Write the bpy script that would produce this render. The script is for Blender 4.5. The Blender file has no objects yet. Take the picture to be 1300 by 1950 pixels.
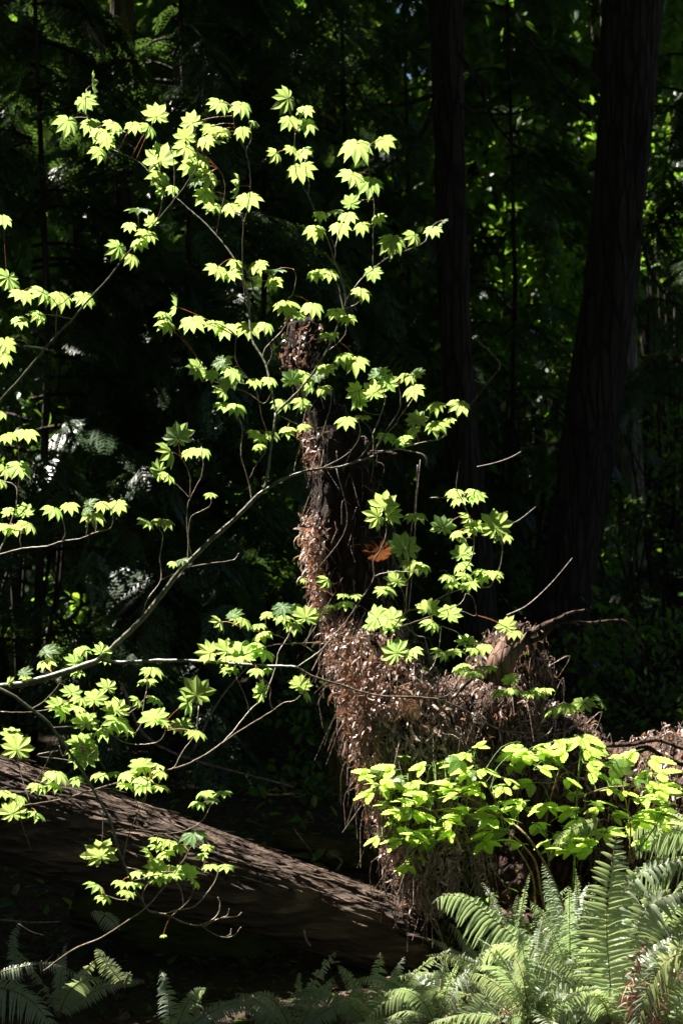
import bpy, bmesh, math, random
import numpy as np
from mathutils import Vector, Matrix, noise

# ------------------------------------------------------------------ camera, light, exposure
scene = bpy.context.scene
COL = scene.collection
CAM_Z = 1.5
FPX = 2932.0                     # focal length in photograph pixels (1300 x 1950)
cam = bpy.data.cameras.new('camera')
cam.sensor_fit = 'HORIZONTAL'; cam.sensor_width = 36.0
cam.lens = FPX / 1300.0 * 36.0
cam.dof.use_dof = True; cam.dof.focus_distance = 4.3; cam.dof.aperture_fstop = 10
cam.clip_start = 0.1; cam.clip_end = 500
cam_ob = bpy.data.objects.new('camera', cam); COL.objects.link(cam_ob)
cam_ob.location = (0, 0, CAM_Z); cam_ob.rotation_euler = (math.radians(90), 0, 0)
scene.camera = cam_ob

SUN = Vector((-0.48, 0.20, 0.85)).normalized()
sun = bpy.data.lights.new('sun', 'SUN'); sun.energy = 5.0; sun.angle = math.radians(0.5)
sun.color = (1.0, 0.95, 0.86)
sun_ob = bpy.data.objects.new('sun', sun); COL.objects.link(sun_ob)
sun_ob.rotation_euler = SUN.to_track_quat('Z', 'Y').to_euler()
sun_ob.location = SUN * 60
world = bpy.data.worlds.new('World'); scene.world = world; world.use_nodes = True
wn = world.node_tree
sky = wn.nodes.new('ShaderNodeTexSky'); sky.sky_type = 'NISHITA'; sky.sun_disc = False
sky.sun_elevation = math.asin(SUN.z); sky.sun_rotation = math.atan2(SUN.x, SUN.y)
bg = wn.nodes['Background']; bg.inputs['Strength'].default_value = 0.034
wn.links.new(sky.outputs[0], bg.inputs[0])
scene.view_settings.view_transform = 'Standard'; scene.view_settings.look = 'None'
scene.view_settings.exposure = 1.9
scene.view_settings.gamma = 1.0

def P(px, py, D):
    """photograph pixel at distance D -> world point"""
    return Vector(((px - 650) / FPX * D, D, CAM_Z - (py - 975) / FPX * D))

# ------------------------------------------------------------------ materials
def new_mat(name):
    m = bpy.data.materials.new(name); m.use_nodes = True
    nt = m.node_tree
    for n in list(nt.nodes): nt.nodes.remove(n)
    out = nt.nodes.new('ShaderNodeOutputMaterial')
    return m, nt, out
def N(nt, t, **kw):
    n = nt.nodes.new(t)
    for k, v in kw.items():
        if k in n.inputs: n.inputs[k].default_value = v
        else: setattr(n, k, v)
    return n
def ramp(nt, src, stops):
    r = nt.nodes.new('ShaderNodeValToRGB')
    while len(r.color_ramp.elements) < len(stops): r.color_ramp.elements.new(0.5)
    for e, (p, c) in zip(r.color_ramp.elements, stops):
        e.position = p; e.color = (*c, 1)
    nt.links.new(src, r.inputs[0]); return r.outputs[0]
def mixc(nt, fac, a, b, mode='MIX'):
    m = nt.nodes.new('ShaderNodeMix'); m.data_type = 'RGBA'; m.blend_type = mode
    for s, v in ((m.inputs[0], fac), (m.inputs[6], a), (m.inputs[7], b)):
        if isinstance(v, (int, float)): s.default_value = v
        elif isinstance(v, tuple): s.default_value = (*v, 1)
        else: nt.links.new(v, s)
    return m.outputs[2]

def leaf_mat(name, refl, trans, tfac=0.5, rough=0.42, spec=0.5, veins=False, var=0.25, island=False):
    m, nt, out = new_mat(name)
    if island:
        g = N(nt, 'ShaderNodeNewGeometry'); rnd = g.outputs['Random Per Island']
    else:
        oi = N(nt, 'ShaderNodeObjectInfo'); rnd = oi.outputs['Random']
    r1 = N(nt, 'ShaderNodeMapRange'); r1.inputs[3].default_value = 1 - var; r1.inputs[4].default_value = 1 + var
    nt.links.new(rnd, r1.inputs[0])
    tex = N(nt, 'ShaderNodeTexNoise', Scale=60.0, Detail=3.0)
    geo = N(nt, 'ShaderNodeTexCoord')
    nt.links.new(geo.outputs['Object'], tex.inputs[0])
    mott = ramp(nt, tex.outputs[0], [(0.3, (0.8, 0.82, 0.75)), (0.7, (1.1, 1.08, 1.1))])
    def shade(c):
        hs = N(nt, 'ShaderNodeHueSaturation'); hs.inputs['Color'].default_value = (*c, 1)
        nt.links.new(r1.outputs[0], hs.inputs['Value'])
        r2 = N(nt, 'ShaderNodeMapRange'); r2.inputs[3].default_value = 0.485; r2.inputs[4].default_value = 0.515
        mm = N(nt, 'ShaderNodeMath', operation='FRACT')
        m2 = N(nt, 'ShaderNodeMath', operation='MULTIPLY'); m2.inputs[1].default_value = 7.3
        nt.links.new(rnd, m2.inputs[0]); nt.links.new(m2.outputs[0], mm.inputs[0]); nt.links.new(mm.outputs[0], r2.inputs[0])
        nt.links.new(r2.outputs[0], hs.inputs['Hue'])
        return mixc(nt, 0.8, hs.outputs[0], mott, 'MULTIPLY')
    cr, ct = shade(refl), shade(trans)
    bump_in = None
    if veins:
        uv = N(nt, 'ShaderNodeUVMap'); sx = N(nt, 'ShaderNodeSeparateXYZ'); nt.links.new(uv.outputs[0], sx.inputs[0])
        main = N(nt, 'ShaderNodeMapRange'); main.inputs[1].default_value = 0.006; main.inputs[2].default_value = 0.028
        main.inputs[3].default_value = 1; main.inputs[4].default_value = 0
        nt.links.new(sx.outputs[0], main.inputs[0])
        a = N(nt, 'ShaderNodeMath', operation='SUBTRACT'); nt.links.new(sx.outputs[1], a.inputs[0]); nt.links.new(sx.outputs[0], a.inputs[1])
        b = N(nt, 'ShaderNodeMath', operation='MULTIPLY'); nt.links.new(a.outputs[0], b.inputs[0]); b.inputs[1].default_value = 11
        c = N(nt, 'ShaderNodeMath', operation='FRACT'); nt.links.new(b.outputs[0], c.inputs[0])
        d = N(nt, 'ShaderNodeMapRange'); d.inputs[1].default_value = 0.0; d.inputs[2].default_value = 0.22
        d.inputs[3].default_value = 0.55; d.inputs[4].default_value = 0
        nt.links.new(c.outputs[0], d.inputs[0])
        mx = N(nt, 'ShaderNodeMath', operation='MAXIMUM'); nt.links.new(main.outputs[0], mx.inputs[0]); nt.links.new(d.outputs[0], mx.inputs[1])
        ct = mixc(nt, mx.outputs[0], ct, tuple(x * 0.5 for x in trans))
        cr = mixc(nt, mx.outputs[0], cr, tuple(min(1, x * 1.7) for x in refl))
        bump_in = mx.outputs[0]
    pr = N(nt, 'ShaderNodeBsdfPrincipled', Roughness=rough); pr.inputs['Specular IOR Level'].default_value = spec
    nt.links.new(cr, pr.inputs['Base Color'])
    tr = N(nt, 'ShaderNodeBsdfTranslucent'); nt.links.new(ct, tr.inputs[0])
    bp = N(nt, 'ShaderNodeBump', Strength=0.35, Distance=0.002)
    if bump_in is not None:
        nt.links.new(bump_in, bp.inputs['Height']); bp.invert = True
    else: nt.links.new(tex.outputs[0], bp.inputs['Height'])
    nt.links.new(bp.outputs[0], pr.inputs['Normal'])
    mx = N(nt, 'ShaderNodeMixShader'); mx.inputs[0].default_value = tfac
    nt.links.new(pr.outputs[0], mx.inputs[1]); nt.links.new(tr.outputs[0], mx.inputs[2]); nt.links.new(mx.outputs[0], out.inputs[0])
    return m

def bark_mat(name, c1, c2, scale=8.0, stretch=(1, 1, 0.15), bump=0.02, rough=0.85, moss=None, moss_lo=0.55, spec=0.3, dist=0.0, fibre=0, crackf=0.85):
    m, nt, out = new_mat(name)
    tc = N(nt, 'ShaderNodeTexCoord'); mp = N(nt, 'ShaderNodeMapping'); mp.inputs['Scale'].default_value = stretch
    nt.links.new(tc.outputs['Object'], mp.inputs[0])
    n1 = N(nt, 'ShaderNodeTexNoise', Scale=scale, Detail=8.0, Roughness=0.65); n1.inputs['Distortion'].default_value = dist
    n2 = N(nt, 'ShaderNodeTexNoise', Scale=scale * 5, Detail=5.0)
    v = N(nt, 'ShaderNodeTexVoronoi', Scale=scale * 2.2); v.feature = 'DISTANCE_TO_EDGE'
    for t in (n1, n2, v): nt.links.new(mp.outputs[0], t.inputs['Vector'])
    col = ramp(nt, n1.outputs[0], [(0.3, c1), (0.72, c2)])
    if fibre:
        mp.inputs['Rotation'].default_value = (0, -math.radians(fibre), 0)
        v = N(nt, 'ShaderNodeTexNoise', Scale=scale * 2.6, Detail=4.0, Roughness=0.75); v.noise_type = 'RIDGED_MULTIFRACTAL'; nt.links.new(mp.outputs[0], v.inputs['Vector'])
    crack = N(nt, 'ShaderNodeMapRange'); crack.inputs[1].default_value = 0.0; crack.inputs[2].default_value = 0.16
    crack.inputs[3].default_value = 0.35; crack.inputs[4].default_value = 1.0
    nt.links.new(v.outputs[0], crack.inputs[0])
    col = mixc(nt, crackf, col, crack.outputs[0], 'MULTIPLY')
    if moss:
        n3 = N(nt, 'ShaderNodeTexNoise', Scale=2.6, Detail=6.0, Roughness=0.7); nt.links.new(tc.outputs['Object'], n3.inputs['Vector'])
        f = N(nt, 'ShaderNodeMapRange'); f.inputs[1].default_value = moss_lo; f.inputs[2].default_value = moss_lo + 0.1
        nt.links.new(n3.outputs[0], f.inputs[0])
        col = mixc(nt, f.outputs[0], col, moss)
    pr = N(nt, 'ShaderNodeBsdfPrincipled', Roughness=rough); pr.inputs['Specular IOR Level'].default_value = spec
    nt.links.new(col, pr.inputs['Base Color'])
    ad = N(nt, 'ShaderNodeMath', operation='ADD')
    if crackf: nt.links.new(crack.outputs[0], ad.inputs[0])
    nt.links.new(n2.outputs[0], ad.inputs[1])
    ad2 = N(nt, 'ShaderNodeMath', operation='ADD'); nt.links.new(ad.outputs[0], ad2.inputs[0]); nt.links.new(n1.outputs[0], ad2.inputs[1])
    bp = N(nt, 'ShaderNodeBump', Strength=1.0, Distance=bump); nt.links.new(ad2.outputs[0], bp.inputs['Height'])
    nt.links.new(bp.outputs[0], pr.inputs['Normal']); nt.links.new(pr.outputs[0], out.inputs[0])
    return m

M = {}
M['maple'] = leaf_mat('maple_leaf', (0.14, 0.25, 0.08), (0.56, 0.80, 0.20), 0.60, 0.36, 0.5, veins=True, var=0.24)
M['maple_pool'] = leaf_mat('maple_leaf_pool', (0.14, 0.25, 0.08), (0.56, 0.80, 0.20), 0.60, 0.36, 0.5, veins=True, var=0.24, island=True)
M['berry'] = leaf_mat('berry_leaf', (0.16, 0.28, 0.06), (0.62, 0.85, 0.17), 0.66, 0.34, 0.5, veins=True, var=0.2)
M['berry_pool'] = leaf_mat('berry_leaf_pool', (0.16, 0.28, 0.06), (0.62, 0.85, 0.17), 0.66, 0.34, 0.5, veins=True, var=0.2, island=True)
M['fern'] = leaf_mat('fern_leaf', (0.30, 0.37, 0.27), (0.52, 0.66, 0.26), 0.36, 0.34, 1.0, var=0.2)
M['conifer'] = leaf_mat('conifer_needles', (0.045, 0.09, 0.035), (0.12, 0.22, 0.035), 0.3, 0.34, 0.7, var=0.35, island=True)
M['wood_leaf'] = leaf_mat('woodland_leaf', (0.06, 0.13, 0.025), (0.30, 0.55, 0.05), 0.45, 0.36, 0.6, var=0.35, island=True)
M['dead'] = leaf_mat('dead_leaf', (0.50, 0.37, 0.32), (0.45, 0.20, 0.10), 0.25, 0.34, 1.0, var=0.5, island=True)
M['dead_frond'] = leaf_mat('dead_frond', (0.40, 0.26, 0.20), (0.42, 0.19, 0.10), 0.25, 0.42, 0.8, var=0.3)
M['palebark'] = bark_mat('pale_bark', (0.20, 0.17, 0.15), (0.40, 0.35, 0.31), 7, (1, 1, 0.12), 0.05, 0.9)
M['dead_maple'] = leaf_mat('dead_maple_leaf', (0.06, 0.026, 0.012), (0.15, 0.058, 0.018), 0.5, 0.5, 0.3, veins=True, var=0.05)
M['root'] = bark_mat('rootlet', (0.22, 0.15, 0.12), (0.46, 0.35, 0.29), 30, (1, 1, 1), 0.002)
M['stem'] = bark_mat('maple_stem', (0.08, 0.085, 0.045), (0.20, 0.19, 0.125), 14, (1, 1, 1), 0.0008, 0.42, spec=0.6)
M['twig'] = bark_mat('maple_twig', (0.20, 0.15, 0.10), (0.34, 0.27, 0.20), 20, (1, 1, 1), 0.0005, 0.38, spec=0.6)
M['petiole'] = bark_mat('petiole', (0.24, 0.07, 0.03), (0.34, 0.16, 0.06), 30, (1, 1, 1), 0.0003, 0.4)
M['cane'] = bark_mat('cane', (0.20, 0.13, 0.06), (0.32, 0.24, 0.09), 20, (1, 1, 1), 0.0008, 0.5)
M['green_cane'] = bark_mat('green_cane', (0.12, 0.22, 0.04), (0.2, 0.33, 0.06), 20, (1, 1, 1), 0.0008, 0.5)
M['deadtwig'] = bark_mat('dead_twig', (0.22, 0.17, 0.14), (0.4, 0.33, 0.28), 20, (1, 1, 1), 0.001, 0.5)
M['log'] = bark_mat('log_bark', (0.06, 0.04, 0.03), (0.25, 0.17, 0.125), 9, (0.10, 1, 1), 0.035, 0.85, moss=(0.06, 0.075, 0.015), moss_lo=0.60, dist=0.6, fibre=-18)
M['oldlog'] = bark_mat('mossy_log', (0.06, 0.045, 0.02), (0.12, 0.09, 0.035), 9, (0.15, 1, 1), 0.02, 0.9, fibre=-15, moss=(0.07, 0.085, 0.015), moss_lo=0.46)
M['rot'] = bark_mat('rotten_wood', (0.05, 0.028, 0.02), (0.17, 0.10, 0.075), 11, (1, 1, 0.5), 0.03, 0.95, moss=(0.09, 0.11, 0.02), moss_lo=0.60)
M['rotdark'] = bark_mat('dark_rotten_wood', (0.018, 0.012, 0.009), (0.06, 0.035, 0.025), 9, (1, 1, 0.3), 0.03, 0.95)
M['redwood'] = bark_mat('red_splintered_wood', (0.13, 0.06, 0.04), (0.30, 0.18, 0.125), 16, (1, 1, 0.15), 0.006, 0.7)
M['bark'] = bark_mat('conifer_bark', (0.028, 0.021, 0.017), (0.11, 0.083, 0.068), 7, (1, 1, 0.12), 0.05, 0.9)
M['mossbark'] = bark_mat('mossy_bark', (0.05, 0.04, 0.03), (0.13, 0.10, 0.07), 7, (1, 1, 0.15), 0.05, 0.9, moss=(0.13, 0.115, 0.015), moss_lo=0.45)
M['ground'] = bark_mat('forest_floor', (0.03, 0.02, 0.013), (0.09, 0.06, 0.04), 5, (1, 1, 1), 0.04, 0.95, moss=(0.03, 0.05, 0.012), moss_lo=0.52, crackf=0)
M['litter'] = leaf_mat('floor_litter', (0.10, 0.065, 0.045), (0.1, 0.06, 0.04), 0.2, 0.6, 0.2, var=0.6, island=True)
M['moss'] = leaf_mat('moss', (0.10, 0.13, 0.02), (0.2, 0.26, 0.03), 0.3, 0.6, 0.3, var=0.3, island=True)

# ------------------------------------------------------------------ helpers
def link(name, me, mat, parent=None):
    ob = bpy.data.objects.new(name, me); COL.objects.link(ob)
    if mat is not None and not me.materials: me.materials.append(mat)
    if parent is not None:
        ob.parent = parent
        ob.matrix_parent_inverse = Matrix.Identity(4)
        ob.location = -Vector(parent.location)
    return ob
def thing(name, loc, label, cat, group=None):
    o = bpy.data.objects.new(name, None); COL.objects.link(o); o.location = loc
    o.empty_display_size = 0.1
    return tag(o, label, cat, group)
def tag(o, label=None, cat=None, group=None, kind=None):
    if label: o['label'] = label
    if cat: o['category'] = cat
    if group: o['group'] = group
    if kind: o['kind'] = kind
    return o
def mesh_np(name, V, F, uv=None, smooth=False):
    V = np.asarray(V, dtype=np.float32); F = np.asarray(F, dtype=np.int32)
    k = F.shape[1]; me = bpy.data.meshes.new(name)
    me.vertices.add(len(V)); me.vertices.foreach_set('co', V.ravel())
    me.loops.add(F.size); me.loops.foreach_set('vertex_index', F.ravel())
    me.polygons.add(len(F)); me.polygons.foreach_set('loop_start', np.arange(0, F.size, k, dtype=np.int32))
    me.polygons.foreach_set('use_smooth', np.full(len(F), smooth))
    if uv is not None:
        l = me.uv_layers.new(name='UVMap'); l.data.foreach_set('uv', np.asarray(uv, dtype=np.float32)[F.ravel()].ravel())
    me.update(calc_edges=True); me.validate()
    return me
def scatter(tmpl, mats):
    """tmpl = (V,F,uv|None); mats = (n,4,4) -> merged arrays"""
    V, F = tmpl[0], tmpl[1]; mats = np.asarray(mats)
    n = len(mats); Vh = np.concatenate([V, np.ones((len(V), 1))], 1)
    W = np.einsum('nij,vj->nvi', mats, Vh)[:, :, :3].reshape(-1, 3)
    FF = (F[None] + (np.arange(n) * len(V))[:, None, None]).reshape(-1, F.shape[1])
    uv = np.tile(tmpl[2], (n, 1)) if len(tmpl) > 2 and tmpl[2] is not None else None
    return W, FF, uv
def merge(parts):
    Vs, Fs, Us, o = [], [], [], 0
    for p in parts:
        Vs.append(p[0]); Fs.append(p[1] + o); o += len(p[0])
        if len(p) > 2 and p[2] is not None: Us.append(p[2])
    return np.concatenate(Vs), np.concatenate(Fs), (np.concatenate(Us) if len(Us) == len(parts) else None)
def frame_mats(pos, y, z, s, rng=None, jit=0.0):
    """arrays of position, y axis, approx z axis, scale -> (n,4,4)"""
    y = y / np.linalg.norm(y, axis=1, keepdims=True)
    x = np.cross(y, z); x /= (np.linalg.norm(x, axis=1, keepdims=True) + 1e-9)
    z = np.cross(x, y)
    m = np.zeros((len(pos), 4, 4)); s = np.asarray(s).reshape(-1, 1)
    m[:, :3, 0] = x * s; m[:, :3, 1] = y * s; m[:, :3, 2] = z * s; m[:, :3, 3] = pos; m[:, 3, 3] = 1
    return m
def crom(pts, per=6):
    """catmull-rom through list of tuples (any dimension)"""
    p = [np.array(q, float) for q in pts]
    if len(p) == 2: return [p[0] + (p[1] - p[0]) * t for t in np.linspace(0, 1, per + 1)]
    p = [2 * p[0] - p[1]] + p + [2 * p[-1] - p[-2]]
    out = []
    for i in range(1, len(p) - 2):
        for j in range(per):
            t = j / per
            out.append(0.5 * (2 * p[i] + (p[i + 1] - p[i - 1]) * t + (2 * p[i - 1] - 5 * p[i] + 4 * p[i + 1] - p[i + 2]) * t * t
                              + (3 * p[i] - p[i - 1] - 3 * p[i + 1] + p[i + 2]) * t ** 3))
    out.append(p[-2]); return out
def tube(pts, radii, sides=6, bump=0.0, seed=0, cap=True):
    """quads arrays for a tube through 3D points"""
    p = np.array([tuple(q) for q in pts], float); n = len(p)
    t = np.gradient(p, axis=0); t /= (np.linalg.norm(t, axis=1, keepdims=True) + 1e-12)
    ref = np.array([0.13, 0.99, 0.05]) if abs(t[0][1]) < 0.8 else np.array([1.0, 0, 0])
    u = np.cross(t, ref); u /= np.linalg.norm(u, axis=1, keepdims=True); v = np.cross(t, u)
    a = np.linspace(0, 2 * math.pi, sides, endpoint=False)
    r = np.asarray(radii, float).reshape(-1, 1)
    rr = np.repeat(r, sides, 1)
    if bump:
        for i in range(n):
            for j in range(sides):
                q = Vector((math.cos(a[j]) * 1.6, math.sin(a[j]) * 1.6, i * 0.35 + seed))
                rr[i, j] *= 1 + bump * noise.noise(q) + 0.5 * bump * noise.noise(q * 2.7)
    V = p[:, None, :] + rr[:, :, None] * (np.cos(a)[None, :, None] * u[:, None, :] + np.sin(a)[None, :, None] * v[:, None, :])
    V = V.reshape(-1, 3); F = []
    i0 = np.arange(n - 1)[:, None] * sides; j = np.arange(sides)[None]; j2 = (j + 1) % sides
    F = np.stack([i0 + j, i0 + sides + j, i0 + sides + j2, i0 + j2], -1).reshape(-1, 4)
    if cap:
        c0 = len(V); V = np.concatenate([V, p[:1], p[-1:]])
        jj = np.arange(sides); j3 = (jj + 1) % sides
        Fa = np.stack([np.full(sides, c0), jj, j3, np.full(sides, c0)], -1)
        # degenerate quads avoided: use triangles as quads via midpoint duplicates
        capV = []; capF = []
        for k, base in ((0, 0), (1, (n - 1) * sides)):
            for q in range(0, sides - 2, 2):
                capF.append([base, base + q + 1, base + q + 2, base + (q + 3) % sides] if k == 0 else [base + (q + 3) % sides, base + q + 2, base + q + 1, base])
        V = V[:c0]
        capF = [f for f in capF if len(set(f)) == 4]
        if capF: F = np.concatenate([F, np.array(capF)])
    return V, F, None
rs = np.random.RandomState
# sun-space occupancy: where overhead foliage must leave the light through
S = np.array(SUN); E1 = np.cross(S, [0, 0, 1.0]); E1 /= np.linalg.norm(E1); E2 = np.cross(S, E1)
GR = 0.1; GN = 1400
lit = np.zeros((GN, GN), bool); part = np.ones((GN, GN), np.float32)
def uvidx(Q):
    Q = np.asarray(Q, float).reshape(-1, 3)
    return (np.clip((Q @ E1 / GR + GN / 2).astype(int), 0, GN - 1), np.clip((Q @ E2 / GR + GN / 2).astype(int), 0, GN - 1))
CLEAR = []
def mark_lit(Q, r):
    k = int(math.ceil(r / GR)); a, b = uvidx(Q); CLEAR.extend([tuple(q) for q in Q])
    for i, j in zip(a, b):
        lit[max(0, i - k):i + k + 1, max(0, j - k):j + k + 1] = True
def mark_part(q, r, keep):
    a, b = uvidx([q]); k = int(r / GR); i, j = a[0], b[0]
    yy, xx = np.mgrid[-k:k + 1, -k:k + 1]; msk = (yy ** 2 + xx ** 2) <= k * k
    sub = part[i - k:i + k + 1, j - k:j + k + 1]; sub[msk] = np.minimum(sub[msk], keep)

# ------------------------------------------------------------------ templates
def tmpl_maple(seed, droop=0.3):
    r = random.Random(seed)
    angs = [-146, -109, -72.5, -36, 0, 36, 72.5, 109, 146]; L = [0.50, 0.72, 0.88, 0.97, 1.0, 0.97, 0.88, 0.72, 0.50]
    L = [l * r.uniform(0.9, 1.08) for l in L]
    outl = [(-172, 0.18, 0.10)]
    prof = [(-18.2, 0.66), (-15, 0.76), (-13, 0.755), (-10, 0.85), (-8.5, 0.83), (-5.5, 0.92), (-4.2, 0.90), (0, 1.05)]
    for a, l in zip(angs, L):
        first = a == angs[0]; last = a == angs[-1]
        pr = prof + [(-x, y) for x, y in prof[-2::-1]]
        pr = pr[:-1] if not last else pr
        for da, rr in pr:
            rad = rr * l if abs(da) < 17 else 0.67 * r.uniform(0.88, 1.05) * (l if abs(a) > 60 else 1) * (0.85 if (first and da < 0) or (last and da > 0) else 1)
            ang = a + da + r.uniform(-1, 1)
            outl.append((ang, rad, rad * abs(math.sin(math.radians(da)))))
    outl.append((172, 0.18, 0.10))
    V = [(0, 0, 0)]; U = [(0, 0)]; F = []
    n = len(outl); ph = r.uniform(0, 6)
    for ring, k in ((0, 0.5), (1, 1.0)):
        for ang, rad, lat in outl:
            a = math.radians(ang); q = rad * k
            z = -droop * q * q + 0.42 * (lat * k) + 0.05 * q * math.sin(3 * a + ph) * 1.2
            sh = 1 - 0.12 * droop * q
            V.append((math.sin(a) * q * sh, math.cos(a) * q * sh, z)); U.append((lat * k, q))
    for i in range(n - 1):
        a, b, c, d = 1 + i, 2 + i, 1 + n + i, 2 + n + i
        F += [(0, b, a), (a, b, d), (a, d, c)]
    return np.array(V, float), np.array(F), np.array(U, float)
MAPLE = [tmpl_maple(i, (0.15, 0.3, 0.42, 0.55)[i % 4]) for i in range(12)]
MAPLE_ME = []
for i, t in enumerate(MAPLE):
    me = mesh_np('maple_leaf', *t, smooth=True); me.materials.append(M['maple']); MAPLE_ME.append(me)

def leaflet(w=0.55, n=6, teeth=0.06, fold=0.15, curve=0.2, seed=0):
    """one toothed ovate leaflet, base at origin, tip at y=1"""
    r = random.Random(seed); V = []; U = []; F = []
    m = 2 * n
    for i in range(m + 1):
        t = i / m; hw = 0.5 * w * (math.sin(math.pi * t ** 0.75)) ** 0.85 if 0 < t < 1 else 0.0
        if i % 2 and teeth: hw += teeth * (1 - t * 0.5)
        zz = -curve * t * t + 0.01 * r.uniform(-1, 1)
        V += [(-hw, t + (0.02 if i % 2 else -0.01), zz + fold * hw), (0, t, zz), (hw, t + (0.02 if i % 2 else -0.01), zz + fold * hw)]
        U += [(hw, t), (0, t), (hw, t)]
    for i in range(m):
        a = 3 * i
        F += [(a, a + 1, a + 4), (a, a + 4, a + 3), (a + 1, a + 2, a + 5), (a + 1, a + 5, a + 4)]
    return np.array(V, float), np.array(F), np.array(U, float)
def xf(t, rotz=0, s=1, tr=(0, 0, 0), rotx=0):
    Mx = Matrix.Translation(tr) @ Matrix.Rotation(rotz, 4, 'Z') @ Matrix.Rotation(rotx, 4, 'X') @ Matrix.Scale(s, 4)
    return scatter(t, [np.array(Mx)])
def tmpl_trifoliate(seed):
    r = random.Random(seed)
    a = leaflet(0.52, 6, 0.07, 0.12, 0.2, seed); b = leaflet(0.54, 6, 0.08, 0.1, 0.25, seed + 9)
    return merge([xf(a, 0, 0.62, (0, 0.30, 0)), xf(b, math.radians(62 + r.uniform(-8, 8)), 0.52, (0, 0.27, 0), -0.1),
                  xf(b, -math.radians(62 + r.uniform(-8, 8)), 0.52, (0, 0.27, 0), -0.1)])
TRI = [tmpl_trifoliate(i * 3) for i in range(6)]
TRI_ME = []
for t in TRI:
    me = mesh_np('trifoliate_leaf', *t, smooth=True); me.materials.append(M['berry']); TRI_ME.append(me)
OVATE = (np.array([(0, 0, 0), (-0.24, 0.28, 0.05), (-0.22, 0.62, 0.02), (0, 1, -0.1), (0.22, 0.62, 0.02), (0.24, 0.28, 0.05), (0, 0.5, -0.02)], float),
         np.array([(6, 0, 1), (6, 1, 2), (6, 2, 3), (6, 3, 4), (6, 4, 5), (6, 5, 0)]))
CURL = (np.array([(-0.11, 0, 0), (0.11, 0, 0), (-0.16, 0.35, 0.10), (0.16, 0.35, 0.10), (-0.12, 0.7, 0.05), (0.12, 0.7, 0.05), (-0.02, 0.95, -0.18), (0.02, 0.95, -0.18)], float),
        np.array([(0, 1, 3), (0, 3, 2), (2, 3, 5), (2, 5, 4), (4, 5, 7), (4, 7, 6)]))
def tmpl_spray(seed, n=11):
    """flat cedar / hemlock spray of fine pointed leaflets, stem along +y, length 1"""
    r = random.Random(seed); V = []; F = []
    def blade(p, d, l, w, z):
        k = len(V); dx, dy = d; nx, ny = -dy, dx
        V.extend([(p[0] - nx * w * .5, p[1] - ny * w * .5, p[2]), (p[0] + nx * w * .5, p[1] + ny * w * .5, p[2]),
                  (p[0] + dx * l * .6 + nx * w, p[1] + dy * l * .6 + ny * w, p[2] + z * .6), (p[0] + dx * l, p[1] + dy * l, p[2] + z), (p[0] + dx * l * .6 - nx * w, p[1] + dy * l * .6 - ny * w, p[2] + z * .6)])
        F.extend([(k, k + 1, k + 2), (k, k + 2, k + 4), (k + 4, k + 2, k + 3)])
    for i in range(n):
        t = (i + 0.5) / n; zz = -0.25 * t * t
        for s in (-1, 1):
            l = 0.42 * math.sin(math.pi * (0.12 + 0.85 * t) ** 0.8) * r.uniform(.75, 1.15)
            a = math.radians(52 + r.uniform(-8, 8)); d = (s * math.sin(a), math.cos(a))
            blade((0, t, zz), d, l, 0.022, -0.12 * l)
            for q in (0.35, 0.65):
                for s2 in (-1, 1):
                    a2 = a * s + s2 * math.radians(38); d2 = (math.sin(a2), math.cos(a2))
                    blade((d[0] * l * q, t + d[1] * l * q, zz - 0.07 * l * q), d2, l * 0.36, 0.018, -0.04)
    blade((0, 0, 0), (0, 1), 1.0, 0.012, -0.25)
    return np.array(V, float), np.array(F)
SPRAY = [tmpl_spray(i) for i in range(3)]

# ------------------------------------------------------------------ ground
def ground_z(x, y):
    z = 0.05 * noise.noise(Vector((x * 0.5, y * 0.5, 0))) + 0.02 * noise.noise(Vector((x * 2.1, y * 2.1, 3)))
    if y > 13: z += (y - 13) * 0.06
    if y > 20:
        notch = math.exp(-((x / y - 0.055) / 0.035) ** 2)
        z += (min(y, 46) - 20) * (0.66 - 0.20 * notch)
    return z
xs = np.concatenate([np.linspace(-120, -14, 16), np.linspace(-12, 12, 97), np.linspace(14, 120, 16)])
ys = np.concatenate([np.linspace(-90, -4, 12), np.linspace(-2, 20, 89), np.linspace(21, 60, 40), np.linspace(65, 200, 8)])
V = np.array([(x, y, ground_z(x, y)) for y in ys for x in xs]); nx = len(xs)
F = np.array([(j * nx + i, j * nx + i + 1, (j + 1) * nx + i + 1, (j + 1) * nx + i) for j in range(len(ys) - 1) for i in range(nx - 1)])
g = link('ground', mesh_np('ground', V, F, smooth=True), M['ground']); tag(g, kind='structure')
g['label'] = 'dark forest floor rising to a wooded slope'

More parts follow.
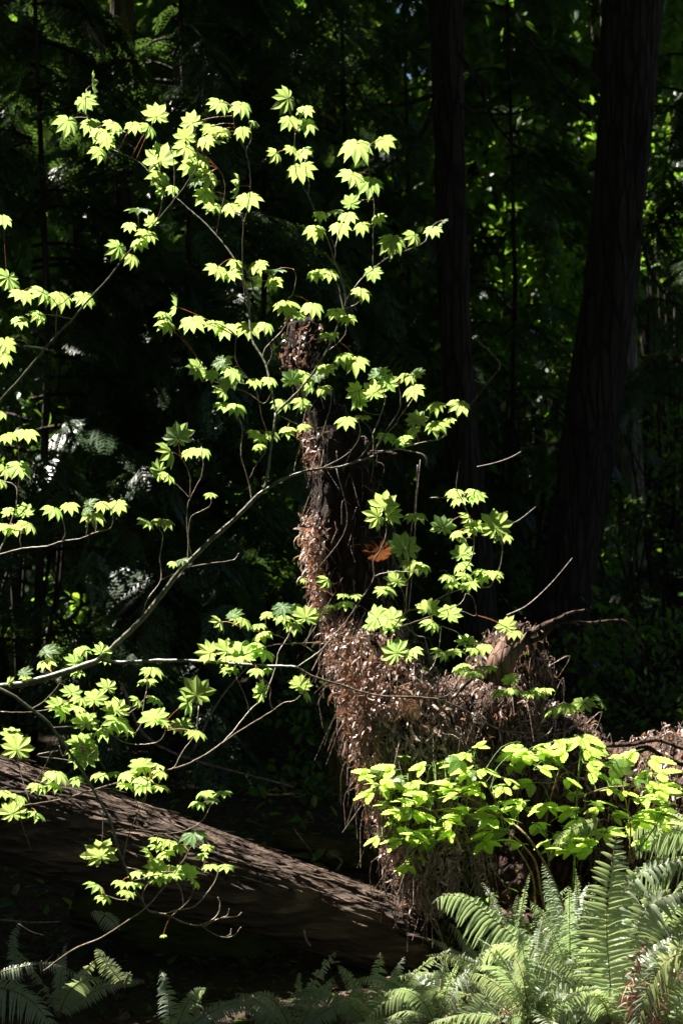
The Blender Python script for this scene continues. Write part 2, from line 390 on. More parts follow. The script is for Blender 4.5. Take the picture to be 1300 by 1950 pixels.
# ------------------------------------------------------------------ vine maples (traced stems and leaves)
# stem line: depth hint | width0 width1 | x,y x,y ...
MAPLES = {}
MAPLES['main'] = dict(D=4.0, stems='''
17 8|-40,1312 40,1303 100,1287 160,1268 190,1255 230,1218 270,1180 310,1130 345,1085 400,1030 450,985 485,948 502,934
10 6|190,1260 230,1262 300,1258 370,1259 430,1263 500,1268 550,1269 565,1271
7 4|502,934 540,912 590,895 640,890 675,880 700,872 712,868
7 6|502,934 511,894 516,849 521,823 525,787
6 2.2|525,787 518,747 509,705 500,681 483,654 477,628 475,599 473,569 464,531 451,501 435,476 412,448 388,422 360,398 332,373 308,353 287,332 266,309 225,289 201,278 180,263 170,238 163,200 165,169
6 2|523,787 536,776 566,747 591,717 616,679 633,645 646,611 657,582 657,556 648,523 638,497 625,459 608,425 589,377 575,353 563,325 561,287 562,252
4.5 3.5|712,868 710,828
4 2.5|710,828 722,797 733,764 729,751
2.5 2|709,825 700,810 688,800
2.5 2|724,792 701,787 686,776
3 2|712,860 739,814 760,781 762,751 758,730
3 2|714,858 739,823 754,808 760,795 777,772 788,757
3.5 2|714,857 756,855 798,844 841,834 851,814 858,798 855,774
4 4.5|760,855 798,863 811,873 810,888
3 2|615,892 649,873 673,853 686,825 682,801
2.5 2|677,884 694,860 708,839
4.5 3|611,892 616,860 614,830 601,816 589,794 576,776
3 2|614,830 621,801 628,780 631,755 631,743
2.5 2|604,821 587,815 562,806
2.5 2|563,905 564,873 571,849 571,832 566,822
2.5 2|519,747 502,768 473,749 439,736 405,724 390,702
3 2|523,787 553,802 580,815
2.5 2|509,844 500,798 490,751 473,721 451,692 448,660 451,641
2.5 2|515,700 518,671 509,645 500,630
3 2|475,599 466,560 462,497 463,432 471,398 477,356 475,321 469,287 478,266 477,242
2.2 1.8|469,287 457,266 449,249 442,214 439,200
2.2 1.8|463,432 461,410 445,401
2.2 1.8|412,448 419,405 428,370 426,339 415,320
2.5 2|477,569 481,548 473,523 466,510
3 2|500,681 506,662 536,630 547,607 549,569 557,561 564,527 558,512
3 2|657,582 663,563 688,531 710,512 731,495 756,482 781,474 807,461 815,447 826,427 841,419
3 2.5|733,493 733,480 726,471
2.2 1.8|708,512 710,451 711,432 712,387 706,356 702,315 703,276
2.2 2|657,590 680,578 688,563
2.5 2|625,675 642,654 657,637 659,618
2.2 1.8|595,700 591,671 578,641 572,620
2.5 2|648,588 648,561 642,540 633,527
2.5 2|638,497 638,472 627,447
2 1.8|638,472 644,447
2.2 2|587,373 589,349 583,328 581,304
3.5 2|270,1180 280,1143 306,1105 304,1064 310,1022 303,1008
2.5 2|306,1105 332,1093 343,1085 341,1072
3 2|329,1123 353,1081 358,1036 356,988 358,960 362,950 374,925 384,905 387,880 382,868
3 2|362,950 346,932 322,911
2.2 1.8|362,950 362,908 350,880 343,870
2.5 2|367,1067 360,1033 362,988 381,974 398,965 403,953 401,944
3 2|358,1080 388,1075 415,1071 445,1066 455,1053
4 2|481,953 473,915 461,877 459,849 461,818 452,787
3 2|473,915 487,887 504,863 507,849 504,822
3.5 2.5|565,1271 590,1254 615,1235 640,1205 660,1182 680,1152 700,1122 712,1098 711,1068 725,1045 735,1018 735,998
3 2|711,1100 728,1092 755,1088 790,1090
5 2.5|565,1271 600,1290 650,1305 690,1318 730,1326 800,1328 835,1333 880,1350 920,1375 960,1393 1010,1406 1040,1400 1053,1380 1050,1350 1040,1325
2.5 2|969,1392 996,1377 1008,1354 1027,1335
3 2|430,1263 502,1233 544,1226 578,1225 634,1222 696,1211 748,1197 800,1181 833,1168 875,1151 887,1130
4 2.5|748,1197 774,1165 798,1159 826,1146 850,1132 870,1125 899,1118 930,1118 939,1107 951,1082 956,1054 956,1030
3 2|753,1196 771,1165 774,1130 779,1088 779,1040 786,988 793,922 795,888
3 2|850,1132 868,1106 888,1081 902,1047 899,998 885,967 880,953 888,938
2.5 1.8|880,953 869,929 874,879
3 2|817,948 843,948 864,951
2.5 2|888,1127 899,1137 906,1158 904,1173 882,1165 870,1164
2.5 2|769,1200 792,1210 808,1215 815,1242 823,1263 835,1288 831,1304
2.2 2|840,1192 835,1235 823,1269 792,1304 785,1325
2.2 2|788,1254 790,1300 783,1323
2.2 2|800,1265 796,1292 754,1310
2.5 2|571,1230 592,1238 606,1249 627,1270 632,1297
2.5 2|580,1223 599,1197 613,1169 634,1135 640,1125
2.2 2|610,1190 637,1164 655,1145
2.5 2|454,1193 488,1202 516,1207 554,1221
2 1.8|549,1200 553,1222
2 1.8|769,1150 766,1125 752,1105
2.5 2|740,1326 790,1330 850,1325 870,1300 885,1280
2.5 2|960,1393 1060,1398 1104,1381 1127,1354
2.2 2|1104,1381 1090,1360
2.5 2|840,1192 870,1205 885,1222
2.2 2|899,1118 905,1105
''', leaves='''
180 162 52 90 .25 T;163 193 38 150 .75 D;128 234 48 195 .6;172 234 40;214 237 38;189 252 34 . . D;202 266 36 . . D;221 252 32 . .3 T;190 289 38;254 238 30;282 244 36 200;298 214 50 0 .9;363 228 38 -20 .9 D;353 256 42 0 .9 D;353 283 40 . . D
303 297 56 -25 .95;306 340 56 190 .6;306 365 20;329 358 26;400 244 36 190;424 250 34;391 266 36;403 273 44 . .4 T;386 304 40 200;365 318 44 . .75;398 335 54 200;375 345 34 . .4 W;391 372 48 . .7;407 394 38;440 394 38
416 197 42 200 .4;460 202 42 170;542 189 52 235 .8;580 209 32;551 230 38 190;583 235 38 190;483 235 20;461 248 36;523 293 32 210;554 283 28;578 289 38 150;572 323 50;679 278 56;731 268 45 160;670 335 46;706 347 50;668 382 34 0 .9;610 408 26 . . D;637 403 32 . .4 T;661 411 36
457 354 52 80 .2;471 379 47;601 437 46 190;646 432 46;689 429 34;719 415 34 160;748 460 50 . .55;787 450 40 215;413 514 44;442 521 38;451 501 38 . .4;491 503 42 . .45;523 516 44 . .25 T;521 537 40 . .5;600 521 34;627 519 34;545 582 48;595 584 45;568 599 32;640 595 38;661 606 38;617 637 24;633 637 26;710 521 34 170 .95;688 556 36;824 438 36;843 424 24 120 .4 T
336 582 48 100 .25;313 601 38 210;317 618 40 210;366 613 50 . .5;409 618 38 . .45;430 627 42;471 624 48;506 620 38
373 703 40 250 .9;403 711 36;424 690 50 . .5 W;441 707 38;443 724 50 . .45 W;422 746 32 220;424 772 36;451 776 40;485 726 30 . .45;513 724 28
555 717 48 -20 1 T;581 715 40;604 719 36 . .5 W;621 702 38 . .5;587 736 34;614 741 38;536 766 36 220;575 767 40 . .55;652 680 36 . .5;678 688 48 . .5;718 709 40 0 .55 W;710 740 48 0 .95;676 747 46 250 .95;739 724 38 20 .9;684 768 36;777 717 40;794 711 32 60 .5 W;788 743 44;830 772 38;875 772 40 . .5;792 796 46 0 1 T;788 820 30 . .5 W;830 810 42 . .5;855 800 26;659 801 38;690 796 32 . .4 T;735 831 40;767 838 36 . .5
547 819 34;578 812 28;484 825 34;496 833 30;517 827 28;494 850 26;360 861 32;386 859 34
337 825 60 0 1 T;320 863 50 235 .45;299 896 42 270 .95;318 908 36 225;400 942 24 . .4;277 995 34 210;310 995 42;329 1072 24;348 1067 26 . .3 T
732 957 50 0 .95;713 986 50 260 .85;748 984 40 150 .8;791 983 42 . .35;769 1036 56 0 1 T;782 1078 44 . .8;803 1079 36;755 1100 38 0 .95;734 1124 38 . .5;578 1104 14;621 1107 32 215;654 1133 26 . .3;677 1134 26 . .4;628 1155 30 . .3;658 1150 36 . .4
866 937 38;904 938 40;907 947 34 . .5;873 953 32 . .35;843 998 48 0 1 T;890 988 38 230;902 1007 42 150 .85;869 1016 30;881 1028 38 240 .3 T;880 1050 40 0 .9;942 995 54 0 1;958 1023 40;880 1076 36;854 1099 34;885 1097 34;859 1114 36;892 1114 34;918 1090 36;916 1104 32;940 1094 34 . .5
816 1154 40 20 .9;857 1165 50 30 .9;821 1188 40 230 .5;712 1173 46 300 .8;746 1172 44 10 .9;703 1194 28;736 1187 42;750 1236 50 330 .95;785 1241 42 150;840 1244 38 230;864 1242 38;888 1218 38 0 .8;899 1236 34;920 1233 32;963 1187 40 0 .9;980 1206 36 . .4
88 1238 44 0 .6 W;87 1262 42;45 1280 34 0 .5 W;52 1292 32 . .5;19 1300 22 90 .4;156 1237 38 150;197 1238 42 40 .9;144 1257 38 0 .9;148 1281 30 . .3;199 1256 28
416 1187 34 220;443 1169 34 0 .6 W;461 1183 38;492 1192 30;499 1211 42 . . D;507 1169 26 0 .8;537 1157 42 . .3 W;561 1157 30 . .3 W;539 1178 42;582 1169 52 0 .95;558 1192 42 . .5;604 1169 28 120
393 1244 50 270 .9;433 1232 46 10 .95;466 1238 52 10 .95;430 1256 42;457 1256 42;437 1276 38;502 1245 46;488 1228 34 . . D;487 1279 28;509 1276 22;494 1316 44 280 .9;573 1299 42 0 .9;580 1320 40 45 .3 T
879 1270 36;904 1281 38;933 1272 32;971 1292 38 0 .9;950 1317 32;975 1315 40;1006 1321 30;1025 1317 42;1038 1315 34;1058 1354 40;1081 1346 38;1110 1344 42 . .8;1144 1336 36 75 .3
''')
MAPLES['lower'] = dict(D=3.75, stems='''
9 5|-30,1300 17,1320 45,1340 69,1358 93,1378 128,1427 156,1468 180,1509 201,1547 216,1581 228,1626 242,1658 256,1692 273,1720 282,1735
5 2.5|282,1735 304,1740 325,1746 350,1758 377,1763 398,1756 415,1741 419,1723 415,1709
3 2|382,1766 408,1780 429,1786 446,1782 459,1766
3 2|384,1765 415,1751 450,1746 460,1738
2.5 2|415,1751 432,1744 437,1730
2 1.6|425,1786 438,1780 440,1768
3 2|273,1720 273,1699 294,1668
3.5 2|311,1739 336,1734 370,1727 398,1696 413,1671 415,1654
3 2|327,1746 356,1720 367,1699 367,1690
2.5 2|349,1732 346,1699 332,1675
3 2|251,1677 294,1668 332,1666
2.5 2|242,1649 291,1661 363,1659 386,1652 393,1626
3 2|216,1581 260,1581 301,1588 332,1587 363,1578 384,1564 395,1547 401,1533
3 2|235,1637 242,1599 256,1564 266,1540 277,1515 282,1488
3 2|0,1356 52,1357 93,1351 114,1344
3 2|62,1351 87,1333 114,1302 115,1290
3 2|100,1383 138,1384 187,1385
2.5 2|187,1385 218,1403 242,1416 277,1418 304,1411 315,1392 310,1380
2.5 2|218,1403 253,1399 270,1375 273,1344 279,1316
2.2 2|234,1365 256,1351 275,1333
3 2|110,1430 71,1439 121,1447 166,1454
3 2.5|128,1427 120,1440 113,1420
3 2|62,1500 80,1470 100,1430
2.2 1.8|279,1316 281,1295
4 2.5|83,1850 138,1810 194,1786 242,1755 277,1730 311,1692 346,1644 367,1606
2.2 2|160,1440 180,1430
3 2|30,1420 35,1455 60,1540
2.2 1.8|36,1530 42,1570 60,1620
2.5 2|193,1540 195,1600 192,1640
3 2|256,1700 235,1715 200,1705
''', leaves='''
137 1314 40 0 .9;180 1326 48 0 .95;206 1304 40 10 .95;114 1340 44 0 .8;114 1354 44 230 .4;142 1349 40;152 1333 34;221 1345 44 0 .95;164 1371 56 0 .95 D;225 1380 60 . .75;197 1392 38;239 1389 36
289 1278 44;280 1299 40 . .5;260 1335 36 220 .5;294 1334 38 . .5;294 1361 50 0 .9;308 1377 30;344 1384 46 170 .9;372 1396 44
374 1313 56 0 1 T;355 1340 48 235 .3 T;156 1410 48 0 .9;140 1432 30 . .6;159 1448 50 . .9;185 1429 42 60 .7
24 1396 46 0 .9 D;33 1418 56 0 1 D;268 1453 44 0 .9;242 1475 42;273 1465 38;299 1458 36 . .35;305 1472 36 . .4;239 1496 32 . .5;272 1501 34 . .4;305 1500 38 . .4;270 1486 40 . .5
190 1475 38 . . D;218 1473 26 . . D;107 1477 44 . .6 D;145 1486 32 . .6 D;73 1499 42 . .5 D;104 1496 36 . . D;24 1541 52 0 .95;31 1518 36 . . D;5 1510 36 . . D;69 1550 42 . .3 D
388 1513 38;424 1511 38;377 1531 28;405 1525 28 . .3 T
190 1621 58 -10 .95 D;299 1599 34 . .35 D;324 1606 40 . .5 D;298 1614 34 . .4 D;343 1614 34 . .6 D;315 1627 34 . .5 D;284 1628 38 230 .4 D;369 1592 48 . .4 T
298 1647 46 0 .9;325 1654 34;356 1658 46 0 .95;396 1613 32 10 .9;381 1630 26;400 1651 30 . .5;431 1652 34;322 1670 38 . .5;301 1677 34 . .4 D;260 1663 34 . . D;294 1665 36 . . D;370 1680 30 240 .4;185 1689 50 225 .4 D;197 1710 38 . . D;232 1682 32 . . D;254 1685 40 . . D;240 1701 36 . . D;311 1782 14
''')
MAPLES['leaning'] = dict(D=4.3, stems='''
6 2.5|-30,800 0,763 35,725 69,684 107,639 138,608 173,566 208,528 242,483 273,452 298,421 332,380 360,342 377,308 372,256 374,238
3 2|111,637 107,608 111,583 121,575 142,557
2.5 2|111,583 95,565 62,548
3 2.5|69,684 78,678 80,668 76,664
2.2 1.8|138,608 100,600 55,598
2.5 2|-20,560 0,545 14,540
2.2 1.8|258,468 264,440 263,410
2.2 1.8|298,421 306,398 311,370
2.2 1.8|332,380 332,350 330,300 322,280
''', leaves='''
265 401 46 . .35 T;246 429 26 . . D;287 420 30 -30 .9;280 446 38;266 462 38 . .5;224 474 50 200 .8;251 491 42;5 417 32
12 535 50 200 .95;41 561 44;80 557 44 210;114 564 46;159 568 46 . .7;36 609 34;74 599 40 . .5
''')
MAPLES['left'] = dict(D=4.15, stems='''
5 2|-30,1062 0,1056 42,1045 90,1040 118,1031 152,1026 182,1014 208,1007 215,995 214,974
2.5 2|118,1031 124,1015 121,995 114,974
2.5 2|182,1014 184,998 180,985
4 2.5|-25,1085 0,1048 17,1005 31,960 31,929 14,918 -10,917
2.5 2|36,955 36,911 36,870 29,828
2.5 2|42,1045 38,1030 40,1015
2.5 2|-20,700 0,680 12,660
2.2 1.8|-20,800 0,790
2.2 1.8|165,1018 168,990 168,970
''', leaves='''
10 656 38 . .8;7 679 34;0 787 30;14 831 34;48 826 42 . .4;9 898 34 . .8;38 892 46 . .7;2 918 28;19 970 38 0 .8;47 970 40 0 .9;5 1003 34;26 1006 42;52 1000 38;100 972 38 215;131 964 40 . .5;170 956 32 0 .5 W;166 972 30 200 .5 W;194 960 34;223 963 40 . .7;178 983 44 . .45
''')
MAPLES['sapling'] = dict(D=3.85, stems='''
4.5 3|20,1535 47,1534 69,1531 121,1522 173,1506 225,1491 277,1480 318,1467 350,1458 385,1441 419,1418 443,1394 475,1354 502,1328 513,1304 526,1266 530,1242 547,1215 555,1195
3.5 2.2|419,1420 454,1394 488,1373 520,1353 537,1340 561,1334 572,1325
2.5 2|520,1353 514,1335 515,1310 500,1290 490,1270
2.2 2|475,1354 468,1330 450,1290
3 2|318,1467 332,1461 346,1434 367,1406 374,1390 378,1345
2.2 2|250,1487 258,1520 270,1560
2.2 2|285,1480 283,1500 270,1545
''', leaves='')
LABEL = {
 'main': ('vine maple with bright leaves whose long diagonal stem forks across the middle', 'tree'),
 'lower': ('vine maple limb drooping over the fallen log with partly shaded leaves', 'tree'),
 'leaning': ('thin bare leaning maple stem crossing upper left with a few pale leaves', 'tree'),
 'left': ('small leafy maple twig reaching in from the left edge', 'tree'),
 'sapling': ('leafless thin sapling arching up from the log to the middle', 'sapling'),
}
def parse_leaf(s):
    q = s.split(); x, y, sz = float(q[0]), float(q[1]), float(q[2])
    th = 180.0; f = 0.46; fl = ''
    if len(q) > 3 and q[3] != '.': th = float(q[3])
    if len(q) > 4 and q[4] != '.': f = float(q[4])
    if len(q) > 5: fl = q[5]
    return x, y, sz, th, f, fl
dark_leaf_pts = []; LEAFPTS = []
H = (SUN + Vector((0, -1, 0))).normalized()
def build_maple(key, seed):
    d = MAPLES[key]; rnd = random.Random(seed); D0 = d['D']
    samples = []                                   # (px,py,D)
    stems = []
    for ln in d['stems'].strip().splitlines():
        w, pts = ln.split('|'); w0, w1 = map(float, w.split())
        pts = [tuple(map(float, p.split(','))) for p in pts.split()]
        L = sum(math.dist(a, b) for a, b in zip(pts, pts[1:]))
        if samples:
            best = min(samples, key=lambda s: (s[0] - pts[0][0]) ** 2 + (s[1] - pts[0][1]) ** 2)
            da = best[2] if math.dist(best[:2], pts[0]) < 60 else D0
            if math.dist(best[:2], pts[0]) < 14: pts[0] = (best[0], best[1])
        else: da = D0
        slope = rnd.uniform(-0.0008, 0.0008)
        p3 = []; acc = 0
        for i, p in enumerate(pts):
            if i: acc += math.dist(pts[i - 1], p)
            p3.append((p[0], p[1], da + slope * acc))
        sm = crom(p3, 5)
        n = len(sm); ex = [q for q in sm]
        for q in ex: samples.append((q[0], q[1], q[2]))
        rad = [(w0 + (w1 - w0) * i / (n - 1)) * 0.40 / FPX * q[2] * (1 + 0.10 * rnd.uniform(-1, 1)) for i, q in enumerate(ex)]
        p3w = [P(q[0] + rnd.uniform(-.5, .5), q[1] + rnd.uniform(-.5, .5), q[2]) for q in ex]
        stems.append((w0, p3w, rad))
    base = stems[0][1][0]
    root = thing('vine_maple' if key != 'sapling' else 'sapling', base, *LABEL[key])
    big = [tube(p, r, 8) for w, p, r in stems if w >= 5.5]
    thin = [tube(p, r, 5) for w, p, r in stems if w < 5.5]
    def emit(name, lst, m):
        if lst:
            V, F, _ = merge(lst); link(name, mesh_np(name, V, F, smooth=True), m, root)
    if key in ('main',):
        ws = [s for s in stems if s[0] >= 5.5]
        for i, s in enumerate(ws):
            V, F, _ = tube(s[1], s[2], 10); link('branch', mesh_np('branch', V, F, smooth=True), M['stem'], root)
    else: emit('stem', big, M['stem'])
    # every thin twig its own mesh when it is long enough to be read, rest together
    ts = [s for s in stems if s[0] < 5.5]
    ts.sort(key=lambda s: -sum((a - b).length for a, b in zip(s[1], s[1][1:])))
    for s in ts[:14]:
        V, F, _ = tube(s[1], s[2], 6); link('twig', mesh_np('twig', V, F, smooth=True), M['twig'], root)
    if len(ts) > 14:
        V, F, _ = merge([tube(s[1], s[2], 5) for s in ts[14:]])
        o = link('small_twigs', mesh_np('small_twigs', V, F, smooth=True), M['twig'], root); tag(o, kind='stuff')
    SA = np.array(samples)
    leaves = []; pet = []
    for ln in d['leaves'].strip().replace('\n', ';').split(';'):
        if not ln.strip(): continue
        x, y, sz, th, f, fl = parse_leaf(ln)
        th += rnd.uniform(-10, 10); f = min(0.98, max(0.2, f + rnd.uniform(-.05, .05)))
        t = math.radians(th); dr = (math.sin(t), math.cos(t))     # image direction, y up
        sz *= 1.23 * rnd.uniform(.88, 1.14)
        R = sz / 1.8
        ax, ay = x - dr[0] * 0.27 * R * f, y + dr[1] * 0.27 * R * f
        k = np.argmin((SA[:, 0] - ax) ** 2 + (SA[:, 1] - ay) ** 2); near = SA[k]
        Dl = near[2] + rnd.uniform(-.05, .05)
        A = P(ax, ay, Dl); s = math.sqrt(max(0, 1 - f * f))
        im = Vector((dr[0], 0, dr[1])); side = Vector((dr[1], 0, -dr[0]))
        Y = Vector((0, 1, 0))
        if 'W' in fl:
            n = (H + Vector((rnd.uniform(-.08, .08), rnd.uniform(-.08, .08), 0))).normalized()
            mid = (im - n * im.dot(n)).normalized()
        else:
            # underside towards the camera unless T
            up = dr[1] >= -0.001
            sgn = (-1 if up else 1) * (-1 if 'T' in fl else 1)
            if abs(dr[1]) < 0.4: sgn = rnd.choice((-1, 1)) if 'T' not in fl else sgn
            mid = (im * f + Y * s * sgn).normalized()
            n = side.cross(mid).normalized()
            if n.z < 0 and abs(n.z) > 0.02: n = -n
            n = (n + side * rnd.uniform(-.3, .3)).normalized()
            mid = (mid - n * mid.dot(n)).normalized()
        X = mid.cross(n)
        Rw = R / FPX * Dl
        Mx = Matrix(((X.x * Rw, mid.x * Rw, n.x * Rw, A.x), (X.y * Rw, mid.y * Rw, n.y * Rw, A.y), (X.z * Rw, mid.z * Rw, n.z * Rw, A.z), (0, 0, 0, 1)))
        var = rnd.randrange(3) * 4 + (rnd.choice((0, 0, 1)) if f > .8 or 'T' in fl or 'W' in fl else rnd.choice((1, 2, 3)))
        leaves.append((sz, var, Mx))
        B = P(near[0], near[1], near[2]); mp = (A + B) / 2 + Vector((0, 0, 0.10 * min(.05, (A - B).length)))
        c = crom([tuple(B), tuple(mp), tuple(A)], 4)
        pet.append(tube(c, [0.0011] * len(c), 4, cap=False))
        if 'D' in fl: dark_leaf_pts.append(A)
        else: mark_lit([tuple(A)], 0.12); LEAFPTS.append(tuple(A + mid * Rw * .3))
    leaves.sort(key=lambda q: -q[0])
    for sz, var, Mx in leaves[:100]:
        o = bpy.data.objects.new('leaf', MAPLE_ME[var]); COL.objects.link(o); o.parent = root
        o.matrix_local = Matrix.Translation(-Vector(root.location)) @ Mx
    if len(leaves) > 100:
        V, F, U = merge([scatter(MAPLE[v], [np.array(m)]) for _, v, m in leaves[100:]])
        o = link('leaf', mesh_np('small_leaves', V, F, U, True), M['maple_pool'], root); tag(o, kind='stuff')
    if pet:
        V, F, _ = merge(pet); o = link('petiole', mesh_np('petiole', V, F, smooth=True), M['petiole'], root); tag(o, kind='stuff')
    for s in stems:
        mark_lit([tuple(q) for q in s[1][::3]], 0.08)
    return root
for i, k in enumerate(('main', 'lower', 'leaning', 'left', 'sapling')): build_maple(k, 11 + i)

# ------------------------------------------------------------------ fallen logs
def log_mesh(pts, sides=40, per=14, bump=0.10, seed=0, ridges=0.05):
    sm = crom(pts, per); p = [Vector(q[:3]) for q in sm]; r = [q[3] for q in sm]
    # finer lengthwise sampling
    V, F, _ = tube(p, r, sides, bump, seed)
    cnt = len(p)
    ax = (p[-1] - p[0]).normalized()
    for i in range(cnt * sides):
        c = p[i // sides]; v = Vector(V[i]); d = v - c; l = d.length
        ang = math.atan2(d.z, d.dot(ax.cross(Vector((0, 0, 1)))))
        s = (c - p[0]).length
        q = Vector((math.cos(ang) * 9, math.sin(ang) * 9, s * 0.7 + seed))
        k = abs(noise.noise(q * 1.3)) * 2 + abs(noise.noise(Vector((q.x * 2.6, q.y * 2.6, q.z * 3.2)))) * 1.2 - 0.5 + 1.6 * noise.noise(Vector((math.cos(ang), math.sin(ang), s * 2.2 + seed)))
        V[i] = tuple(c + d * (1 + ridges * k))
    return V, F
t = thing('fallen_log', P(430, 1700, 5.0), 'long fallen log with sunlit brown bark top sloping down to the right', 'log')
def pl(x, y, D, r): q = P(x, y, D); return (q.x, q.y, q.z, r / FPX * D)
V, F = log_mesh([pl(-300, 1452, 4.6, 98), pl(0, 1545, 4.75, 94), pl(300, 1640, 4.9, 86), pl(560, 1718, 5.0, 74), pl(760, 1793, 5.05, 70), pl(892, 1856, 5.2, 66)], 160, 60, 0.0, 3, 0.05)
ob = link('bark', mesh_np('bark', V, F, smooth=True), M['log'], t)
Vr = V[:len(V) // 160 * 160].reshape(-1, 160, 3); cr_ = Vr.mean(1, keepdims=True); dv = Vr - cr_; dv /= np.linalg.norm(dv, axis=2, keepdims=True)
CREST = Vr[(dv[:, :, 2] > .80) & (dv[:, :, 1] < .35)][::19]
# loose bark flakes and splinters along the top
r = rs(5); flakes = []
for i in range(420):
    s = r.rand(); q0 = P(-40 + 880 * s, 1533 + 277 * s, 4.74 + 0.34 * s)
    rad = (95 - 32 * s) / FPX * 5.0
    a = r.uniform(0.2, 2.4); q = q0 + Vector((0.3 * math.sin(a) * rad, -math.cos(a) * rad, math.sin(a) * rad)) * 1.02
    flakes.append((q, a))
fm = frame_mats(np.array([tuple(q) for q, a in flakes]), np.array([(0.95, .05, -0.3)] * len(flakes)) + r.normal(0, .08, (len(flakes), 3)),
                np.array([(0, -math.cos(a), math.sin(a)) for q, a in flakes]) + r.normal(0, .25, (len(flakes), 3)), r.uniform(.03, .10, len(flakes)))
FL = (np.array([(-.04, 0, 0), (.04, .05, .0), (.05, .5, .04), (.02, 1, .0), (-.04, .8, .02)], float) * [1, 1, 1], np.array([(0, 1, 2), (0, 2, 4), (4, 2, 3)]))
V, F, _ = scatter(FL, fm); o = link('bark_flakes', mesh_np('bark_flakes', V, F), M['log'], t); tag(o, kind='stuff')
mark_lit(CREST, 0.12)

t = thing('mossy_log', P(500, 1830, 5.4), 'dim mossy rotten log lying in shade under the big log', 'log')
V, F = log_mesh([pl(150, 1700, 5.3, 62), pl(400, 1770, 5.3, 66), pl(650, 1840, 5.3, 62), pl(850, 1880, 5.4, 55)], 40, 12, 0.25, 9, 0.1)
link('wood', mesh_np('wood', V, F, smooth=True), M['oldlog'], t)
t = thing('mossy_log', P(600, 1660, 6.6), 'short mossy branch lying in shade behind the big log', 'log')
V, F = log_mesh([pl(520, 1600, 6.6, 20), pl(620, 1625, 6.6, 26), pl(720, 1640, 6.5, 30), pl(800, 1640, 6.4, 30)], 16, 8, 0.3, 2, 0.1)
link('wood', mesh_np('wood', V, F, smooth=True), M['oldlog'], t)

# ------------------------------------------------------------------ rotten snag and stump
def blob_mesh(tubes, balls, voxel, amp, seed, fine=0.5):
    bm = bmesh.new(); me0 = bpy.data.meshes.new('tmp')
    parts = []
    for pts in tubes:
        sm = crom(pts, 5); parts.append(tube([q[:3] for q in sm], [q[3] for q in sm], 16))
    V, F, _ = merge(parts) if parts else (np.zeros((0, 3)), np.zeros((0, 4), int), None)
    for v in V: bm.verts.new(v)
    bm.verts.ensure_lookup_table()
    for f in F:
        try: bm.faces.new([bm.verts[i] for i in f])
        except ValueError: pass
    for (c, rx, ry, rz) in balls:
        bmesh.ops.create_icosphere(bm, subdivisions=3, radius=1, matrix=Matrix.Translation(c) @ Matrix.Diagonal((rx, ry, rz, 1)))
    bmesh.ops.holes_fill(bm, edges=bm.edges[:], sides=40)
    bmesh.ops.recalc_face_normals(bm, faces=bm.faces[:])
    bm.to_mesh(me0); bm.free()
    o = bpy.data.objects.new('tmp', me0); COL.objects.link(o)
    md = o.modifiers.new('r', 'REMESH'); md.mode = 'VOXEL'; md.voxel_size = voxel
    sm_ = o.modifiers.new('s', 'SMOOTH'); sm_.iterations = 6; sm_.factor = 0.6
    dg = bpy.context.evaluated_depsgraph_get()
    me = bpy.data.meshes.new_from_object(o.evaluated_get(dg)); bpy.data.objects.remove(o); bpy.data.meshes.remove(me0)
    nrm = [v.normal.copy() for v in me.vertices]
    for v, n in zip(me.vertices, nrm):
        q = v.co * 3.5 + Vector((seed, 0, 0)); 
        d = noise.noise(q) * 0.6 + abs(noise.noise(Vector((q.x * 4, q.y * 4, q.z * 1.2)))) * 0.7 + noise.noise(q * 7) * 0.3 + abs(noise.noise(q * 14)) * 0.25
        v.co += n * (amp * d)
    for p in me.polygons: p.use_smooth = True
    return me
snag = thing('snag', P(760, 1850, 5.1), 'tall dark rotten snag hung with dead brown ferns and roots', 'dead tree')
me = blob_mesh([[pl(577, 608, 5.1, 6), pl(575, 640, 5.1, 17), pl(576, 690, 5.1, 25), pl(598, 740, 5.1, 16), pl(618, 800, 5.1, 30), pl(648, 870, 5.1, 46), pl(655, 950, 5.1, 55),
                 pl(668, 1050, 5.1, 64), pl(686, 1150, 5.08, 56), pl(712, 1250, 5.0, 58), pl(752, 1350, 4.92, 72), pl(785, 1450, 4.92, 80), pl(815, 1560, 4.95, 74), pl(848, 1680, 5.0, 56), pl(898, 1810, 4.92, 44), pl(930, 2000, 4.9, 70)]], [], 0.018, 0.05, 4)
me.materials.append(M['rotdark']); o = link('trunk', me, None, snag)
snag_me = me
PB = lambda x, y, D: P(x, y, D + .25)
plB = lambda x, y, D, r: pl(x, y, D + .25, r)
stump = thing('stump', P(1100, 1850, 5.3), 'broad rotten stump mound topped with moss and roots behind the bright bush', 'stump')
balls = [(PB(920, 1370, 5.2), .17, .2, .16), (PB(860, 1400, 5.15), .12, .16, .20), (PB(975, 1290, 5.3), .08, .1, .10), (PB(1040, 1440, 5.4), .2, .22, .16), (PB(890, 1510, 5.2), .14, .2, .22),
         (PB(1010, 1500, 5.4), .26, .25, .12), (PB(1180, 1510, 5.4), .26, .25, .16), (PB(1320, 1500, 5.3), .24, .25, .2), (PB(1250, 1640, 5.45), .2, .25, .35), (PB(1010, 1650, 5.75), .4, .2, .4), (PB(1270, 1800, 5.4), .22, .3, .4), (PB(850, 1640, 5.2), .08, .12, .28)]
me = blob_mesh([[plB(915, 1310, 5.2, 40), plB(970, 1240, 5.25, 30), plB(1000, 1218, 5.28, 22)]], balls, 0.02, 0.06, 8)
me.materials.append(M['rot']); link('wood', me, None, stump); stump_me = me
